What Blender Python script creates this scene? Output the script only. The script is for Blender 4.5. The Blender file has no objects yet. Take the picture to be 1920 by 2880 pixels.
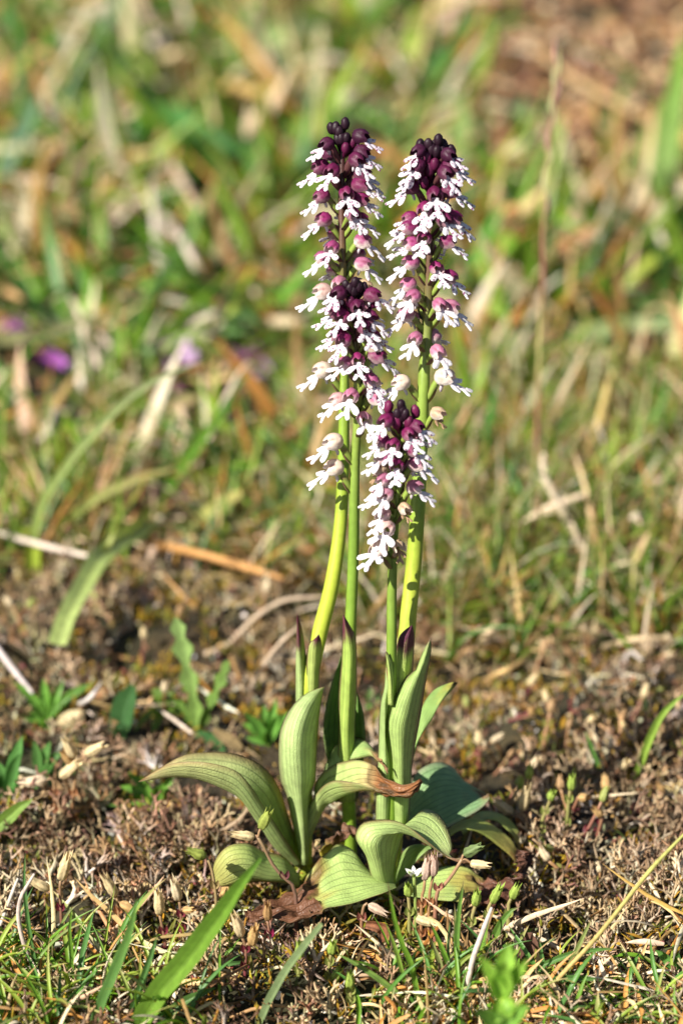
import bpy, math, random
import numpy as np
from mathutils import Vector, Matrix

random.seed(7)
RNG = np.random.default_rng(11)
SC = bpy.context.scene
COL = SC.collection
MM = 0.001

# ------------------------------------------------------------------ camera, sky, sun, exposure
PITCH = math.radians(24.0)
LENS = 100.0
F = 2880 * LENS / 36.0               # focal length in photograph pixels (1920 x 2880)
RIGHT = np.array([1.0, 0, 0])
FWD = np.array([0.0, math.cos(PITCH), -math.sin(PITCH)])
UP = np.array([0.0, math.sin(PITCH), math.cos(PITCH)])
DEPTH0 = 610.0                       # mm from lens plane to the foot of the orchids
CAMP = -(RIGHT * (1078 - 960) / F * DEPTH0 + UP * (1440 - 2560) / F * DEPTH0 + FWD * DEPTH0)

cd = bpy.data.cameras.new('camera')
cam = bpy.data.objects.new('camera', cd)
COL.objects.link(cam)
cd.sensor_fit = 'VERTICAL'
cd.sensor_height = 36.0
cd.sensor_width = 24.0
cd.lens = LENS
cd.clip_start = 0.02
cd.clip_end = 600.0
cam.location = Vector(CAMP * MM)
cam.rotation_euler = (math.pi / 2 - PITCH, 0, 0)
cd.dof.use_dof = True
cd.dof.focus_distance = 0.586
cd.dof.aperture_fstop = 10.5
cd.dof.aperture_blades = 9
SC.camera = cam

SUN_TO = Vector((-0.57, -0.53, 0.62)).normalized()     # direction towards the sun
world = bpy.data.worlds.new('World')
SC.world = world
world.use_nodes = True
wn = world.node_tree
sky = wn.nodes.new('ShaderNodeTexSky')
sky.sky_type = 'NISHITA'
sky.sun_disc = False
sky.sun_elevation = math.asin(SUN_TO.z)
sky.sun_rotation = math.atan2(SUN_TO.x, SUN_TO.y)
bg = wn.nodes['Background']
wn.links.new(sky.outputs[0], bg.inputs[0])
bg.inputs[1].default_value = 0.05
ld = bpy.data.lights.new('sun', 'SUN')
ld.energy = 5.0
ld.angle = math.radians(0.5)
ld.color = (1.0, 0.94, 0.84)
sun = bpy.data.objects.new('sun', ld)
COL.objects.link(sun)
sun.rotation_euler = SUN_TO.to_track_quat('Z', 'Y').to_euler()
SC.view_settings.view_transform = 'Standard'
SC.view_settings.look = 'None'
SC.view_settings.exposure = 0.95
SC.view_settings.gamma = 1.0
SC.view_settings.use_curve_mapping = False
SC.render.engine = 'CYCLES'
SC.cycles.max_bounces = 8
SC.cycles.diffuse_bounces = 3
SC.cycles.transparent_max_bounces = 6
SC.cycles.sample_clamp_indirect = 6.0

# ------------------------------------------------------------------ maths helpers (all lengths in mm)
_T = RNG.random((256, 256))


def vnoise(x, y):
    x = np.asarray(x, float); y = np.asarray(y, float)
    xi = np.floor(x).astype(int); yi = np.floor(y).astype(int)
    fx = x - xi; fy = y - yi
    fx = fx * fx * (3 - 2 * fx); fy = fy * fy * (3 - 2 * fy)
    a = _T[xi & 255, yi & 255]; b = _T[(xi + 1) & 255, yi & 255]
    c = _T[xi & 255, (yi + 1) & 255]; d = _T[(xi + 1) & 255, (yi + 1) & 255]
    return (a * (1 - fx) + b * fx) * (1 - fy) + (c * (1 - fx) + d * fx) * fy


def gz(x, y):
    """height of the turf surface"""
    x = np.asarray(x, float); y = np.asarray(y, float)
    z = 7.0 * (vnoise(x / 70 + 9, y / 70 + 3) - 0.5) + 8.0 * (vnoise(x / 16 + 40, y / 16) - 0.5) + 4.5 * (vnoise(x / 6.5, y / 6.5 + 70) - 0.5)
    d = np.sqrt((x - 5) ** 2 + (y - 8) ** 2)
    return z * np.clip(d / 45, 0.25, 1)


def ray(px, py):
    px = np.asarray(px, float); py = np.asarray(py, float)
    return FWD + RIGHT * ((px - 960) / F)[..., None] + UP * ((1440 - py) / F)[..., None]


def at_y(px, py, Y):
    """point on the pixel's ray at world depth Y"""
    d = ray(px, py)
    t = (np.asarray(Y, float) - CAMP[1]) / d[..., 1]
    return CAMP + d * t[..., None]


def ground(px, py, lift=0.0):
    """where the pixel's ray meets the turf"""
    d = ray(px, py)
    z = 0.0
    for _ in range(4):
        t = (z + lift - CAMP[2]) / d[..., 2]
        p = CAMP + d * t[..., None]
        z = gz(p[..., 0], p[..., 1])
    p = p.copy()
    p[..., 2] = z + lift
    return p


ZOOM = {1: (780, 310, 2.6133), 2: (780, 760, 2.6133), 3: (780, 1200, 2.6133), 4: (700, 1680, 2.3059), 5: (360, 2050, 2.6133),
        6: (900, 2050, 2.6133), 'b1': (0, 0, 1.6333), 'b2': (960, 0, 1.6333), 'b3': (0, 800, 1.6333), 'b4': (1100, 800, 1.9122),
        'b5': (0, 1500, 1.96), 'b6': (1150, 1500, 2.0364), 'b7': (0, 2180, 1.96), 'b8': (1100, 2180, 1.9122),
        'c1': (1200, 2400, 3.136), 'c2': (0, 1850, 2.8), 'c3': (600, 2480, 2.6133), 'd': (0, 0, 0.81667), 'f': (0, 0, 1.0)}


def Q(z, pts):
    x0, y0, s = ZOOM[z]
    return [(x0 + p[0] / s, y0 + p[1] / s) + tuple(p[2:]) for p in pts]


def resample(P, n, sharp=False):
    """Catmull-Rom through the points, n stations evenly by chord"""
    P = np.asarray(P, float)
    if len(P) == 2:
        t = np.linspace(0, 1, n)[:, None]
        return P[0] * (1 - t) + P[1] * t
    d = np.r_[0, np.cumsum(np.linalg.norm(np.diff(P[:, :3], axis=0), axis=1) + 1e-9)]
    Pe = np.vstack([2 * P[0] - P[1], P, 2 * P[-1] - P[-2]])
    s = np.linspace(0, d[-1], n)
    i = np.clip(np.searchsorted(d, s, side='right') - 1, 0, len(P) - 2)
    t = ((s - d[i]) / (d[i + 1] - d[i]))[:, None]
    p0, p1, p2, p3 = Pe[i], Pe[i + 1], Pe[i + 2], Pe[i + 3]
    return 0.5 * (2 * p1 + (p2 - p0) * t + (2 * p0 - 5 * p1 + 4 * p2 - p3) * t ** 2 + (3 * p1 - p0 - 3 * p2 + p3) * t ** 3)


def unit(v):
    v = np.asarray(v, float)
    return v / (np.linalg.norm(v, axis=-1, keepdims=True) + 1e-12)


# ------------------------------------------------------------------ materials
MATS = {}


def new_mat(name):
    m = bpy.data.materials.new(name)
    m.use_nodes = True
    nt = m.node_tree
    return m, nt, nt.nodes['Principled BSDF'], nt.nodes['Material Output']


def N(nt, kind, **kw):
    n = nt.nodes.new(kind)
    for k, v in kw.items():
        setattr(n, k, v)
    return n


def add_translucent(nt, p, out, colour_socket, amount, tint=(1, 1, 1)):
    tr = N(nt, 'ShaderNodeBsdfTranslucent')
    if colour_socket is not None:
        mx = N(nt, 'ShaderNodeMix', data_type='RGBA', blend_type='MULTIPLY')
        mx.inputs[0].default_value = 1
        nt.links.new(colour_socket, mx.inputs[6])
        mx.inputs[7].default_value = (*tint, 1)
        nt.links.new(mx.outputs[2], tr.inputs[0])
    ms = N(nt, 'ShaderNodeMixShader')
    ms.inputs[0].default_value = amount
    nt.links.new(p.outputs[0], ms.inputs[1])
    nt.links.new(tr.outputs[0], ms.inputs[2])
    nt.links.new(ms.outputs[0], out.inputs[0])


def attr_mat(name, rough=0.6, spec=0.3, transl=0.0, tint=(1, 1, 1), mottle=0.25, scale=900.0, bump=0.0, bscale=3000.0):
    """colour from the mesh's own colour attribute, with fine mottling"""
    m, nt, p, out = new_mat(name)
    a = N(nt, 'ShaderNodeAttribute', attribute_name='Col')
    tc = N(nt, 'ShaderNodeTexCoord')
    nz = N(nt, 'ShaderNodeTexNoise')
    nz.inputs['Scale'].default_value = scale
    nz.inputs['Detail'].default_value = 4
    nt.links.new(tc.outputs['Object'], nz.inputs['Vector'])
    mr = N(nt, 'ShaderNodeMapRange')
    mr.inputs[1].default_value = 0.3; mr.inputs[2].default_value = 0.7
    mr.inputs[3].default_value = 1 - mottle; mr.inputs[4].default_value = 1 + mottle
    nt.links.new(nz.outputs['Fac'], mr.inputs[0])
    mx = N(nt, 'ShaderNodeVectorMath', operation='SCALE')
    nt.links.new(a.outputs['Color'], mx.inputs[0])
    nt.links.new(mr.outputs[0], mx.inputs['Scale'])
    nt.links.new(mx.outputs[0], p.inputs['Base Color'])
    p.inputs['Roughness'].default_value = rough
    p.inputs['Specular IOR Level'].default_value = spec
    if bump:
        n2 = N(nt, 'ShaderNodeTexNoise')
        n2.inputs['Scale'].default_value = bscale
        n2.inputs['Detail'].default_value = 3
        nt.links.new(tc.outputs['Object'], n2.inputs['Vector'])
        b = N(nt, 'ShaderNodeBump')
        b.inputs['Strength'].default_value = bump
        b.inputs['Distance'].default_value = 0.0002
        nt.links.new(n2.outputs['Fac'], b.inputs['Height'])
        nt.links.new(b.outputs[0], p.inputs['Normal'])
    if transl:
        add_translucent(nt, p, out, mx.outputs[0], transl, tint)
    MATS[name] = m
    return m


attr_mat('grass_blade', 0.42, 0.4, 0.33, (1.25, 1.2, 0.55), 0.16, 500, 0.15, 2500)
attr_mat('dry_straw', 0.6, 0.3, 0.15, (1.1, 1.0, 0.8), 0.22, 900, 0.3, 4000)
attr_mat('lichen_skin', 0.8, 0.15, 0.0, (1, 1, 1), 0.35, 1500, 0.5, 5000)
attr_mat('moss_leaf', 0.6, 0.3, 0.3, (1.2, 1.1, 0.5), 0.3, 1200)
attr_mat('litter_flake', 0.65, 0.3, 0.12, (1.1, 0.9, 0.7), 0.35, 1200, 0.4, 4000)
attr_mat('orchid_stem', 0.38, 0.45, 0.14, (1.1, 1.1, 0.5), 0.10, 700, 0.25, 5000)
attr_mat('capsule_husk', 0.55, 0.35, 0.25, (1.1, 0.95, 0.75), 0.2, 1500, 0.3, 5000)
attr_mat('flower_petal', 0.5, 0.3, 0.35, (1.0, 0.9, 1.0), 0.12, 900)


def leaf_mat():
    """orchid leaf: parallel veins across u, faint cross cells, satin wax"""
    m, nt, p, out = new_mat('orchid_leaf')
    a = N(nt, 'ShaderNodeAttribute', attribute_name='Col')
    uv = N(nt, 'ShaderNodeUVMap', uv_map='UV')
    sp = N(nt, 'ShaderNodeSeparateXYZ')
    nt.links.new(uv.outputs[0], sp.inputs[0])
    tc = N(nt, 'ShaderNodeTexCoord')

    def math_(op, x, y=None):
        n = N(nt, 'ShaderNodeMath', operation=op)
        for i, v in enumerate((x, y)):
            if v is None:
                continue
            if isinstance(v, (int, float)):
                n.inputs[i].default_value = v
            else:
                nt.links.new(v, n.inputs[i])
        return n.outputs[0]
    wob = N(nt, 'ShaderNodeTexNoise')
    wob.inputs['Scale'].default_value = 180
    nt.links.new(tc.outputs['Object'], wob.inputs['Vector'])
    w = math_('MULTIPLY', math_('SUBTRACT', wob.outputs['Fac'], 0.5), 0.05)
    u = math_('ADD', sp.outputs[0], w)
    # UV x runs in vein spacings already
    fr = math_('ABSOLUTE', math_('SUBTRACT', math_('FRACT', u), 0.5))
    vein = N(nt, 'ShaderNodeMapRange', interpolation_type='SMOOTHSTEP')
    vein.inputs[1].default_value = 0.0; vein.inputs[2].default_value = 0.14
    vein.inputs[3].default_value = 1.0; vein.inputs[4].default_value = 0.0
    nt.links.new(fr, vein.inputs[0])
    # cross cells (windowpane look) between veins
    cell = N(nt, 'ShaderNodeTexVoronoi', voronoi_dimensions='2D', feature='DISTANCE_TO_EDGE')
    cell.inputs['Scale'].default_value = 1.0
    cv = N(nt, 'ShaderNodeCombineXYZ')
    nt.links.new(math_('MULTIPLY', u, 2.0), cv.inputs[0])
    nt.links.new(math_('MULTIPLY', sp.outputs[1], 1.0), cv.inputs[1])
    nt.links.new(cv.outputs[0], cell.inputs['Vector'])
    nz = N(nt, 'ShaderNodeTexNoise')
    nz.inputs['Scale'].default_value = 420
    nz.inputs['Detail'].default_value = 5
    nt.links.new(tc.outputs['Object'], nz.inputs['Vector'])
    f1 = N(nt, 'ShaderNodeMapRange')
    f1.inputs[1].default_value = 0.3; f1.inputs[2].default_value = 0.7
    f1.inputs[3].default_value = 0.86; f1.inputs[4].default_value = 1.14
    nt.links.new(nz.outputs['Fac'], f1.inputs[0])
    f2 = math_('SUBTRACT', 1.0, math_('MULTIPLY', vein.outputs[0], 0.32))
    f = math_('MULTIPLY', f1.outputs[0], f2)
    mx = N(nt, 'ShaderNodeVectorMath', operation='SCALE')
    nt.links.new(a.outputs['Color'], mx.inputs[0])
    nt.links.new(f, mx.inputs['Scale'])
    nt.links.new(mx.outputs[0], p.inputs['Base Color'])
    p.inputs['Roughness'].default_value = 0.45
    p.inputs['Specular IOR Level'].default_value = 0.3
    h = math_('SUBTRACT', math_('MULTIPLY', math_('MINIMUM', cell.outputs['Distance'], 0.2), 1.6), math_('MULTIPLY', vein.outputs[0], 0.9))
    b = N(nt, 'ShaderNodeBump')
    b.inputs['Strength'].default_value = 0.5
    b.inputs['Distance'].default_value = 0.0004
    nt.links.new(h, b.inputs['Height'])
    nt.links.new(b.outputs[0], p.inputs['Normal'])
    add_translucent(nt, p, out, mx.outputs[0], 0.30, (1.2, 1.2, 0.45))
    MATS['orchid_leaf'] = m


leaf_mat()


def hood_mat():
    """sepals: the flower's own colour (object colour) on top, creamier towards the rim with age (object colour alpha)"""
    m, nt, p, out = new_mat('orchid_hood')
    oi = N(nt, 'ShaderNodeObjectInfo')
    a = N(nt, 'ShaderNodeAttribute', attribute_name='Col')
    sp = N(nt, 'ShaderNodeSeparateXYZ')
    nt.links.new(a.outputs['Vector'], sp.inputs[0])
    nz = N(nt, 'ShaderNodeTexNoise')
    nz.inputs['Scale'].default_value = 900
    tc = N(nt, 'ShaderNodeTexCoord')
    nt.links.new(tc.outputs['Object'], nz.inputs['Vector'])
    ad = N(nt, 'ShaderNodeMath', operation='ADD')
    nt.links.new(sp.outputs[0], ad.inputs[0])
    sc = N(nt, 'ShaderNodeMath', operation='MULTIPLY_ADD')
    nt.links.new(nz.outputs['Fac'], sc.inputs[0]); sc.inputs[1].default_value = 0.5; sc.inputs[2].default_value = -0.25
    nt.links.new(sc.outputs[0], ad.inputs[1])
    mr = N(nt, 'ShaderNodeMapRange', interpolation_type='SMOOTHSTEP')
    mr.inputs[1].default_value = 0.18; mr.inputs[2].default_value = 0.62
    nt.links.new(ad.outputs[0], mr.inputs[0])
    fm = N(nt, 'ShaderNodeMath', operation='MULTIPLY')
    nt.links.new(mr.outputs[0], fm.inputs[0]); nt.links.new(oi.outputs['Alpha'], fm.inputs[1])
    mx = N(nt, 'ShaderNodeMix', data_type='RGBA')
    nt.links.new(fm.outputs[0], mx.inputs[0])
    nt.links.new(oi.outputs['Color'], mx.inputs[6])
    mx.inputs[7].default_value = (0.80, 0.73, 0.66, 1)
    # dark nerves
    m2 = N(nt, 'ShaderNodeMix', data_type='RGBA', blend_type='MULTIPLY')
    nt.links.new(sp.outputs[1], m2.inputs[0])
    nt.links.new(mx.outputs[2], m2.inputs[6])
    m2.inputs[7].default_value = (0.62, 0.38, 0.42, 1)
    nt.links.new(m2.outputs[2], p.inputs['Base Color'])
    p.inputs['Roughness'].default_value = 0.5
    p.inputs['Specular IOR Level'].default_value = 0.35
    n3 = N(nt, 'ShaderNodeTexNoise')
    n3.inputs['Scale'].default_value = 2200
    nt.links.new(tc.outputs['Object'], n3.inputs['Vector'])
    b = N(nt, 'ShaderNodeBump')
    b.inputs['Strength'].default_value = 0.35; b.inputs['Distance'].default_value = 0.0002
    nt.links.new(n3.outputs['Fac'], b.inputs['Height'])
    nt.links.new(b.outputs[0], p.inputs['Normal'])
    add_translucent(nt, p, out, m2.outputs[2], 0.25, (1.1, 0.9, 1.0))
    MATS['orchid_hood'] = m


hood_mat()


def lip_mat():
    """white lip with small purple spots; UV is the flat plan in mm"""
    m, nt, p, out = new_mat('orchid_lip')
    oi = N(nt, 'ShaderNodeObjectInfo')
    uv = N(nt, 'ShaderNodeUVMap', uv_map='UV')
    of = N(nt, 'ShaderNodeVectorMath', operation='ADD')
    nt.links.new(uv.outputs[0], of.inputs[0])
    cx = N(nt, 'ShaderNodeCombineXYZ')
    k = N(nt, 'ShaderNodeMath', operation='MULTIPLY')
    nt.links.new(oi.outputs['Random'], k.inputs[0]); k.inputs[1].default_value = 37.0
    nt.links.new(k.outputs[0], cx.inputs[0]); nt.links.new(k.outputs[0], cx.inputs[1])
    nt.links.new(cx.outputs[0], of.inputs[1])
    vo = N(nt, 'ShaderNodeTexVoronoi', voronoi_dimensions='2D')
    vo.inputs['Scale'].default_value = 0.95
    vo.inputs['Randomness'].default_value = 0.8
    nt.links.new(of.outputs[0], vo.inputs['Vector'])
    mr = N(nt, 'ShaderNodeMapRange', interpolation_type='SMOOTHSTEP')
    mr.inputs[1].default_value = 0.14; mr.inputs[2].default_value = 0.25
    mr.inputs[3].default_value = 1; mr.inputs[4].default_value = 0
    nt.links.new(vo.outputs['Distance'], mr.inputs[0])
    fm = N(nt, 'ShaderNodeMath', operation='MULTIPLY')
    nt.links.new(mr.outputs[0], fm.inputs[0]); nt.links.new(oi.outputs['Alpha'], fm.inputs[1])
    mx = N(nt, 'ShaderNodeMix', data_type='RGBA')
    nt.links.new(fm.outputs[0], mx.inputs[0])
    nt.links.new(oi.outputs['Color'], mx.inputs[6])
    mx.inputs[7].default_value = (0.20, 0.015, 0.13, 1)
    nt.links.new(mx.outputs[2], p.inputs['Base Color'])
    p.inputs['Roughness'].default_value = 0.5
    p.inputs['Specular IOR Level'].default_value = 0.3
    tc = N(nt, 'ShaderNodeTexCoord')
    n3 = N(nt, 'ShaderNodeTexNoise')
    n3.inputs['Scale'].default_value = 2600
    nt.links.new(tc.outputs['Object'], n3.inputs['Vector'])
    b = N(nt, 'ShaderNodeBump')
    b.inputs['Strength'].default_value = 0.35; b.inputs['Distance'].default_value = 0.0002
    nt.links.new(n3.outputs['Fac'], b.inputs['Height'])
    nt.links.new(b.outputs[0], p.inputs['Normal'])
    add_translucent(nt, p, out, mx.outputs[2], 0.3, (1, 0.97, 1.0))
    MATS['orchid_lip'] = m


lip_mat()


def soil_mat():
    m, nt, p, out = new_mat('soil')
    tc = N(nt, 'ShaderNodeTexCoord')
    n1 = N(nt, 'ShaderNodeTexNoise'); n1.inputs['Scale'].default_value = 60; n1.inputs['Detail'].default_value = 10
    n2 = N(nt, 'ShaderNodeTexNoise'); n2.inputs['Scale'].default_value = 700; n2.inputs['Detail'].default_value = 6
    n4 = N(nt, 'ShaderNodeTexNoise'); n4.inputs['Scale'].default_value = 9; n4.inputs['Detail'].default_value = 5
    for n in (n1, n2, n4):
        nt.links.new(tc.outputs['Object'], n.inputs['Vector'])
    r = N(nt, 'ShaderNodeValToRGB')
    e = r.color_ramp.elements
    e[0].position = 0.32; e[0].color = (0.018, 0.012, 0.008, 1)
    e[1].position = 0.72; e[1].color = (0.075, 0.045, 0.02, 1)
    k = e.new(0.5); k.color = (0.03, 0.022, 0.01, 1)
    nt.links.new(n1.outputs['Fac'], r.inputs[0])
    r2 = N(nt, 'ShaderNodeValToRGB')
    q = r2.color_ramp.elements
    q[0].position = 0.35; q[0].color = (0.5, 0.45, 0.4, 1)
    q[1].position = 0.7; q[1].color = (1.7, 1.6, 1.3, 1)
    nt.links.new(n2.outputs['Fac'], r2.inputs[0])
    mx = N(nt, 'ShaderNodeMix', data_type='RGBA', blend_type='MULTIPLY')
    mx.inputs[0].default_value = 1
    nt.links.new(r.outputs[0], mx.inputs[6]); nt.links.new(r2.outputs[0], mx.inputs[7])
    r3 = N(nt, 'ShaderNodeValToRGB')
    g = r3.color_ramp.elements
    g[0].position = 0.45; g[0].color = (0, 0, 0, 1)
    g[1].position = 0.6; g[1].color = (0.6, 0.6, 0.6, 1)
    nt.links.new(n4.outputs['Fac'], r3.inputs[0])
    m3 = N(nt, 'ShaderNodeMix', data_type='RGBA')
    nt.links.new(r3.outputs[0], m3.inputs[0])
    nt.links.new(mx.outputs[2], m3.inputs[6])
    m3.inputs[7].default_value = (0.03, 0.035, 0.009, 1)
    nt.links.new(m3.outputs[2], p.inputs['Base Color'])
    p.inputs['Roughness'].default_value = 0.9
    b = N(nt, 'ShaderNodeBump'); b.inputs['Strength'].default_value = 1.0; b.inputs['Distance'].default_value = 0.001
    nt.links.new(n2.outputs['Fac'], b.inputs['Height'])
    nt.links.new(b.outputs[0], p.inputs['Normal'])
    MATS['soil'] = m


soil_mat()


def drop_mat():
    m, nt, p, out = new_mat('water_drop')
    p.inputs['Base Color'].default_value = (0.95, 0.97, 1, 1)
    p.inputs['Roughness'].default_value = 0.02
    p.inputs['IOR'].default_value = 1.33
    p.inputs['Transmission Weight'].default_value = 1.0
    MATS['water_drop'] = m


drop_mat()


# ------------------------------------------------------------------ mesh helpers
def mesh(name, V, Fq, mat, cols=None, uv=None, smooth=True, org=(0, 0, 0)):
    """V in mm (world), F quads/tris (array, 4 or 3 columns) or list of such arrays"""
    V = np.asarray(V, np.float64) - np.asarray(org, float)
    me = bpy.data.meshes.new(name)
    Fs = Fq if isinstance(Fq, list) else [Fq]
    Fs = [np.asarray(f, np.int64) for f in Fs if len(f)]
    me.vertices.add(len(V))
    me.vertices.foreach_set('co', (V * MM).astype(np.float32).ravel())
    loops = np.concatenate([f.ravel() for f in Fs])
    tot = np.concatenate([np.full(len(f), f.shape[1]) for f in Fs])
    start = np.r_[0, np.cumsum(tot)[:-1]]
    me.loops.add(len(loops))
    me.loops.foreach_set('vertex_index', loops.astype(np.int32))
    me.polygons.add(len(tot))
    me.polygons.foreach_set('loop_start', start.astype(np.int32))
    me.polygons.foreach_set('loop_total', tot.astype(np.int32))
    me.polygons.foreach_set('use_smooth', np.full(len(tot), smooth, bool))
    me.update(calc_edges=True)
    me.validate()
    if cols is not None:
        c = np.ones((len(V), 4), np.float32)
        c[:, :3] = cols
        a = me.color_attributes.new('Col', 'FLOAT_COLOR', 'POINT')
        a.data.foreach_set('color', c.ravel())
    if uv is not None:
        l = me.uv_layers.new(name='UV')
        l.data.foreach_set('uv', np.asarray(uv, np.float32)[loops].ravel())
    me.materials.append(MATS[mat])
    return me


def link(name, me, parent=None, loc=(0, 0, 0)):
    o = bpy.data.objects.new(name, me)
    COL.objects.link(o)
    if parent is not None:
        o.parent = parent
    o.location = Vector(np.asarray(loc, float) * MM)
    return o


def tag(o, label, cat, group=None, kind=None):
    o['label'] = label
    o['category'] = cat
    if group:
        o['group'] = group
    if kind:
        o['kind'] = kind
    return o


def thing(name, label, cat, loc, group=None):
    o = link(name, None, None, loc)
    o.empty_display_size = 0.005
    return tag(o, label, cat, group)


def grid_faces(nr, nc, wrap=False, off=0):
    r = np.arange(nr - 1)[:, None]
    c = np.arange(nc if wrap else nc - 1)[None, :]
    c2 = (c + 1) % nc
    return np.stack([r * nc + c, r * nc + c2, (r + 1) * nc + c2, (r + 1) * nc + c], -1).reshape(-1, 4) + off


def frames(P):
    T = unit(np.gradient(P, axis=0))
    ref = np.tile(np.array([0, 0, 1.0]), (len(P), 1))
    bad = np.abs(T[:, 2]) > 0.95
    ref[bad] = (0, 1, 0)
    if bad.mean() > 0.4:
        ref[:] = (0, -1, 0)
    A = unit(np.cross(T, ref))
    B = np.cross(A, T)
    return T, A, B


def tube(P, R, sides=8, ridges=0, ridge=0.0, cap=True):
    P = np.asarray(P, float)
    R = np.broadcast_to(np.asarray(R, float), (len(P),))
    T, A, B = frames(P)
    th = np.linspace(0, 2 * np.pi, sides, endpoint=False)
    k = 1 + (ridge * np.cos(th * ridges) if ridges else 0 * th)
    V = P[:, None] + R[:, None, None] * k[None, :, None] * (np.cos(th)[None, :, None] * A[:, None] + np.sin(th)[None, :, None] * B[:, None])
    V = V.reshape(-1, 3)
    Fc = [grid_faces(len(P), sides, True)]
    if cap:
        n = len(V)
        V = np.vstack([V, P[:1] - T[:1] * R[0] * 0.3, P[-1:] + T[-1:] * R[-1] * 0.6])
        i = np.arange(sides); j = (i + 1) % sides
        Fc.append(np.stack([np.full(sides, n), j, i], 1))
        b = (len(P) - 1) * sides
        Fc.append(np.stack([np.full(sides, n + 1), b + i, b + j], 1))
    return V, Fc


class Bag:
    """collects shapes into one mesh"""
    def __init__(self):
        self.V, self.F, self.C, self.n = [], [], [], 0

    def add(self, V, Fc, C):
        V = np.asarray(V, float)
        self.V.append(V)
        for f in (Fc if isinstance(Fc, list) else [Fc]):
            self.F.append(np.asarray(f) + self.n)
        self.C.append(np.broadcast_to(np.asarray(C, float), V.shape))
        self.n += len(V)

    def build(self, name, mat, smooth=True, org=(0, 0, 0)):
        quads = [f for f in self.F if f.shape[1] == 4]
        tris = [f for f in self.F if f.shape[1] == 3]
        Fs = ([np.concatenate(quads)] if quads else []) + ([np.concatenate(tris)] if tris else [])
        return mesh(name, np.concatenate(self.V), Fs, mat, np.concatenate(self.C), None, smooth, org)


def mixc(a, b, t):
    a = np.asarray(a, float); b = np.asarray(b, float)
    t = np.asarray(t, float)[..., None]
    return a * (1 - t) + b * t


def sstep(a, b, x):
    t = np.clip((np.asarray(x, float) - a) / (b - a), 0, 1)
    return t * t * (3 - 2 * t)


GREEN = np.array([(.13, .27, .02), (.085, .21, .035), (.19, .31, .025), (.27, .36, .045), (.07, .17, .04)])
STRAW = np.array([(.58, .44, .23), (.64, .53, .34), (.46, .29, .12), (.44, .21, .05), (.68, .59, .44), (.31, .18, .07)])

# ------------------------------------------------------------------ the ground sheet
xs = np.r_[-np.geomspace(200000, 262, 22), np.arange(-258, 259, 3.4), np.geomspace(262, 200000, 22)]
ys = np.r_[-np.geomspace(200000, 150, 22), np.arange(-147, 860, 3.4), np.geomspace(864, 400000, 24)]
GX, GY = np.meshgrid(xs, ys)
far = np.clip((np.maximum(np.abs(GX) - 250, np.maximum(GY - 850, -140 - GY))) / 400, 0, 1)
GZ = gz(GX, GY) * (1 - far) - 0.6
GV = np.stack([GX, GY, GZ], -1).reshape(-1, 3)
gm = mesh('ground', GV, grid_faces(len(ys), len(xs)), 'soil')
o = link('ground', gm)
o['kind'] = 'structure'
o['label'] = 'dark peaty soil under lichen, moss and short turf'
o['category'] = 'ground'

# ------------------------------------------------------------------ turf, lichen, moss and litter that nobody could count


def scatter(n, box, prob=None, lift=0.0):
    """n points on the turf, spread evenly over a pixel box (x0,y0,x1,y1), thinned by prob(px,py)"""
    out = []
    tot = 0
    while tot < n:
        px = RNG.uniform(box[0], box[2], n); py = RNG.uniform(box[1], box[3], n)
        if prob is not None:
            k = RNG.random(n) < prob(px, py)
            px, py = px[k], py[k]
        out.append(np.stack([px, py], 1)); tot += len(px)
    q = np.concatenate(out)[:n]
    d = ray(q[:, 0], q[:, 1])
    t = -CAMP[2] / d[:, 2]
    P = CAMP + d * t[:, None]
    P[:, 2] = gz(P[:, 0], P[:, 1]) + lift
    return P, q


def blades(P, L, W, az, el, bend, S, C0, C1, fold=0.25, roll=0.5, tip=1.6, wob=0.0):
    """vectorised grass blades: returns V, F, C"""
    n = len(P)
    t = np.linspace(0, 1, S + 1)
    pos = P.copy()
    pts = [pos.copy()]
    e = el.copy(); a = az.copy()
    dirs = []
    for i in range(S):
        d = np.stack([np.cos(a) * np.cos(e), np.sin(a) * np.cos(e), np.sin(e)], -1)
        dirs.append(d)
        pos = pos + d * (L / S)[:, None]
        pts.append(pos.copy())
        e = e - bend / S
        a = a + RNG.normal(0, wob, n)
    dirs.append(dirs[-1])
    pts = np.stack(pts, 1); D = np.stack(dirs, 1)
    # keep above the soil
    g = gz(pts[..., 0], pts[..., 1]) + 0.3
    pts[..., 2] = np.maximum(pts[..., 2], g)
    side = np.stack([-np.sin(az), np.cos(az), 0 * az], -1)
    r = RNG.normal(0, roll, n)
    nrm = np.cross(D, side[:, None])
    s = side[:, None] * np.cos(r)[:, None, None] + nrm * np.sin(r)[:, None, None]
    nn = np.cross(D, s)
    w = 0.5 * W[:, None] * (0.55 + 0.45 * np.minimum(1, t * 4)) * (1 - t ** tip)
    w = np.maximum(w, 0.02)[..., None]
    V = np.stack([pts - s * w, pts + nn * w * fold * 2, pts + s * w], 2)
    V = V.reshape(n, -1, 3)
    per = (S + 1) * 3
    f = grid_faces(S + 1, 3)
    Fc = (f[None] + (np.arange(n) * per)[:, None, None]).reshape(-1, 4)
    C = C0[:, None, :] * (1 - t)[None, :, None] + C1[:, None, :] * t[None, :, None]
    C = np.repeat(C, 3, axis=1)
    return V.reshape(-1, 3), Fc, C.reshape(-1, 3)


def pick(pal, n, p=None, jit=0.18):
    c = pal[RNG.choice(len(pal), n, p=p)]
    return np.clip(c * RNG.normal(1, jit, (n, 1)) * RNG.normal(1, 0.06, (n, 3)), 0.004, 0.85)


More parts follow.
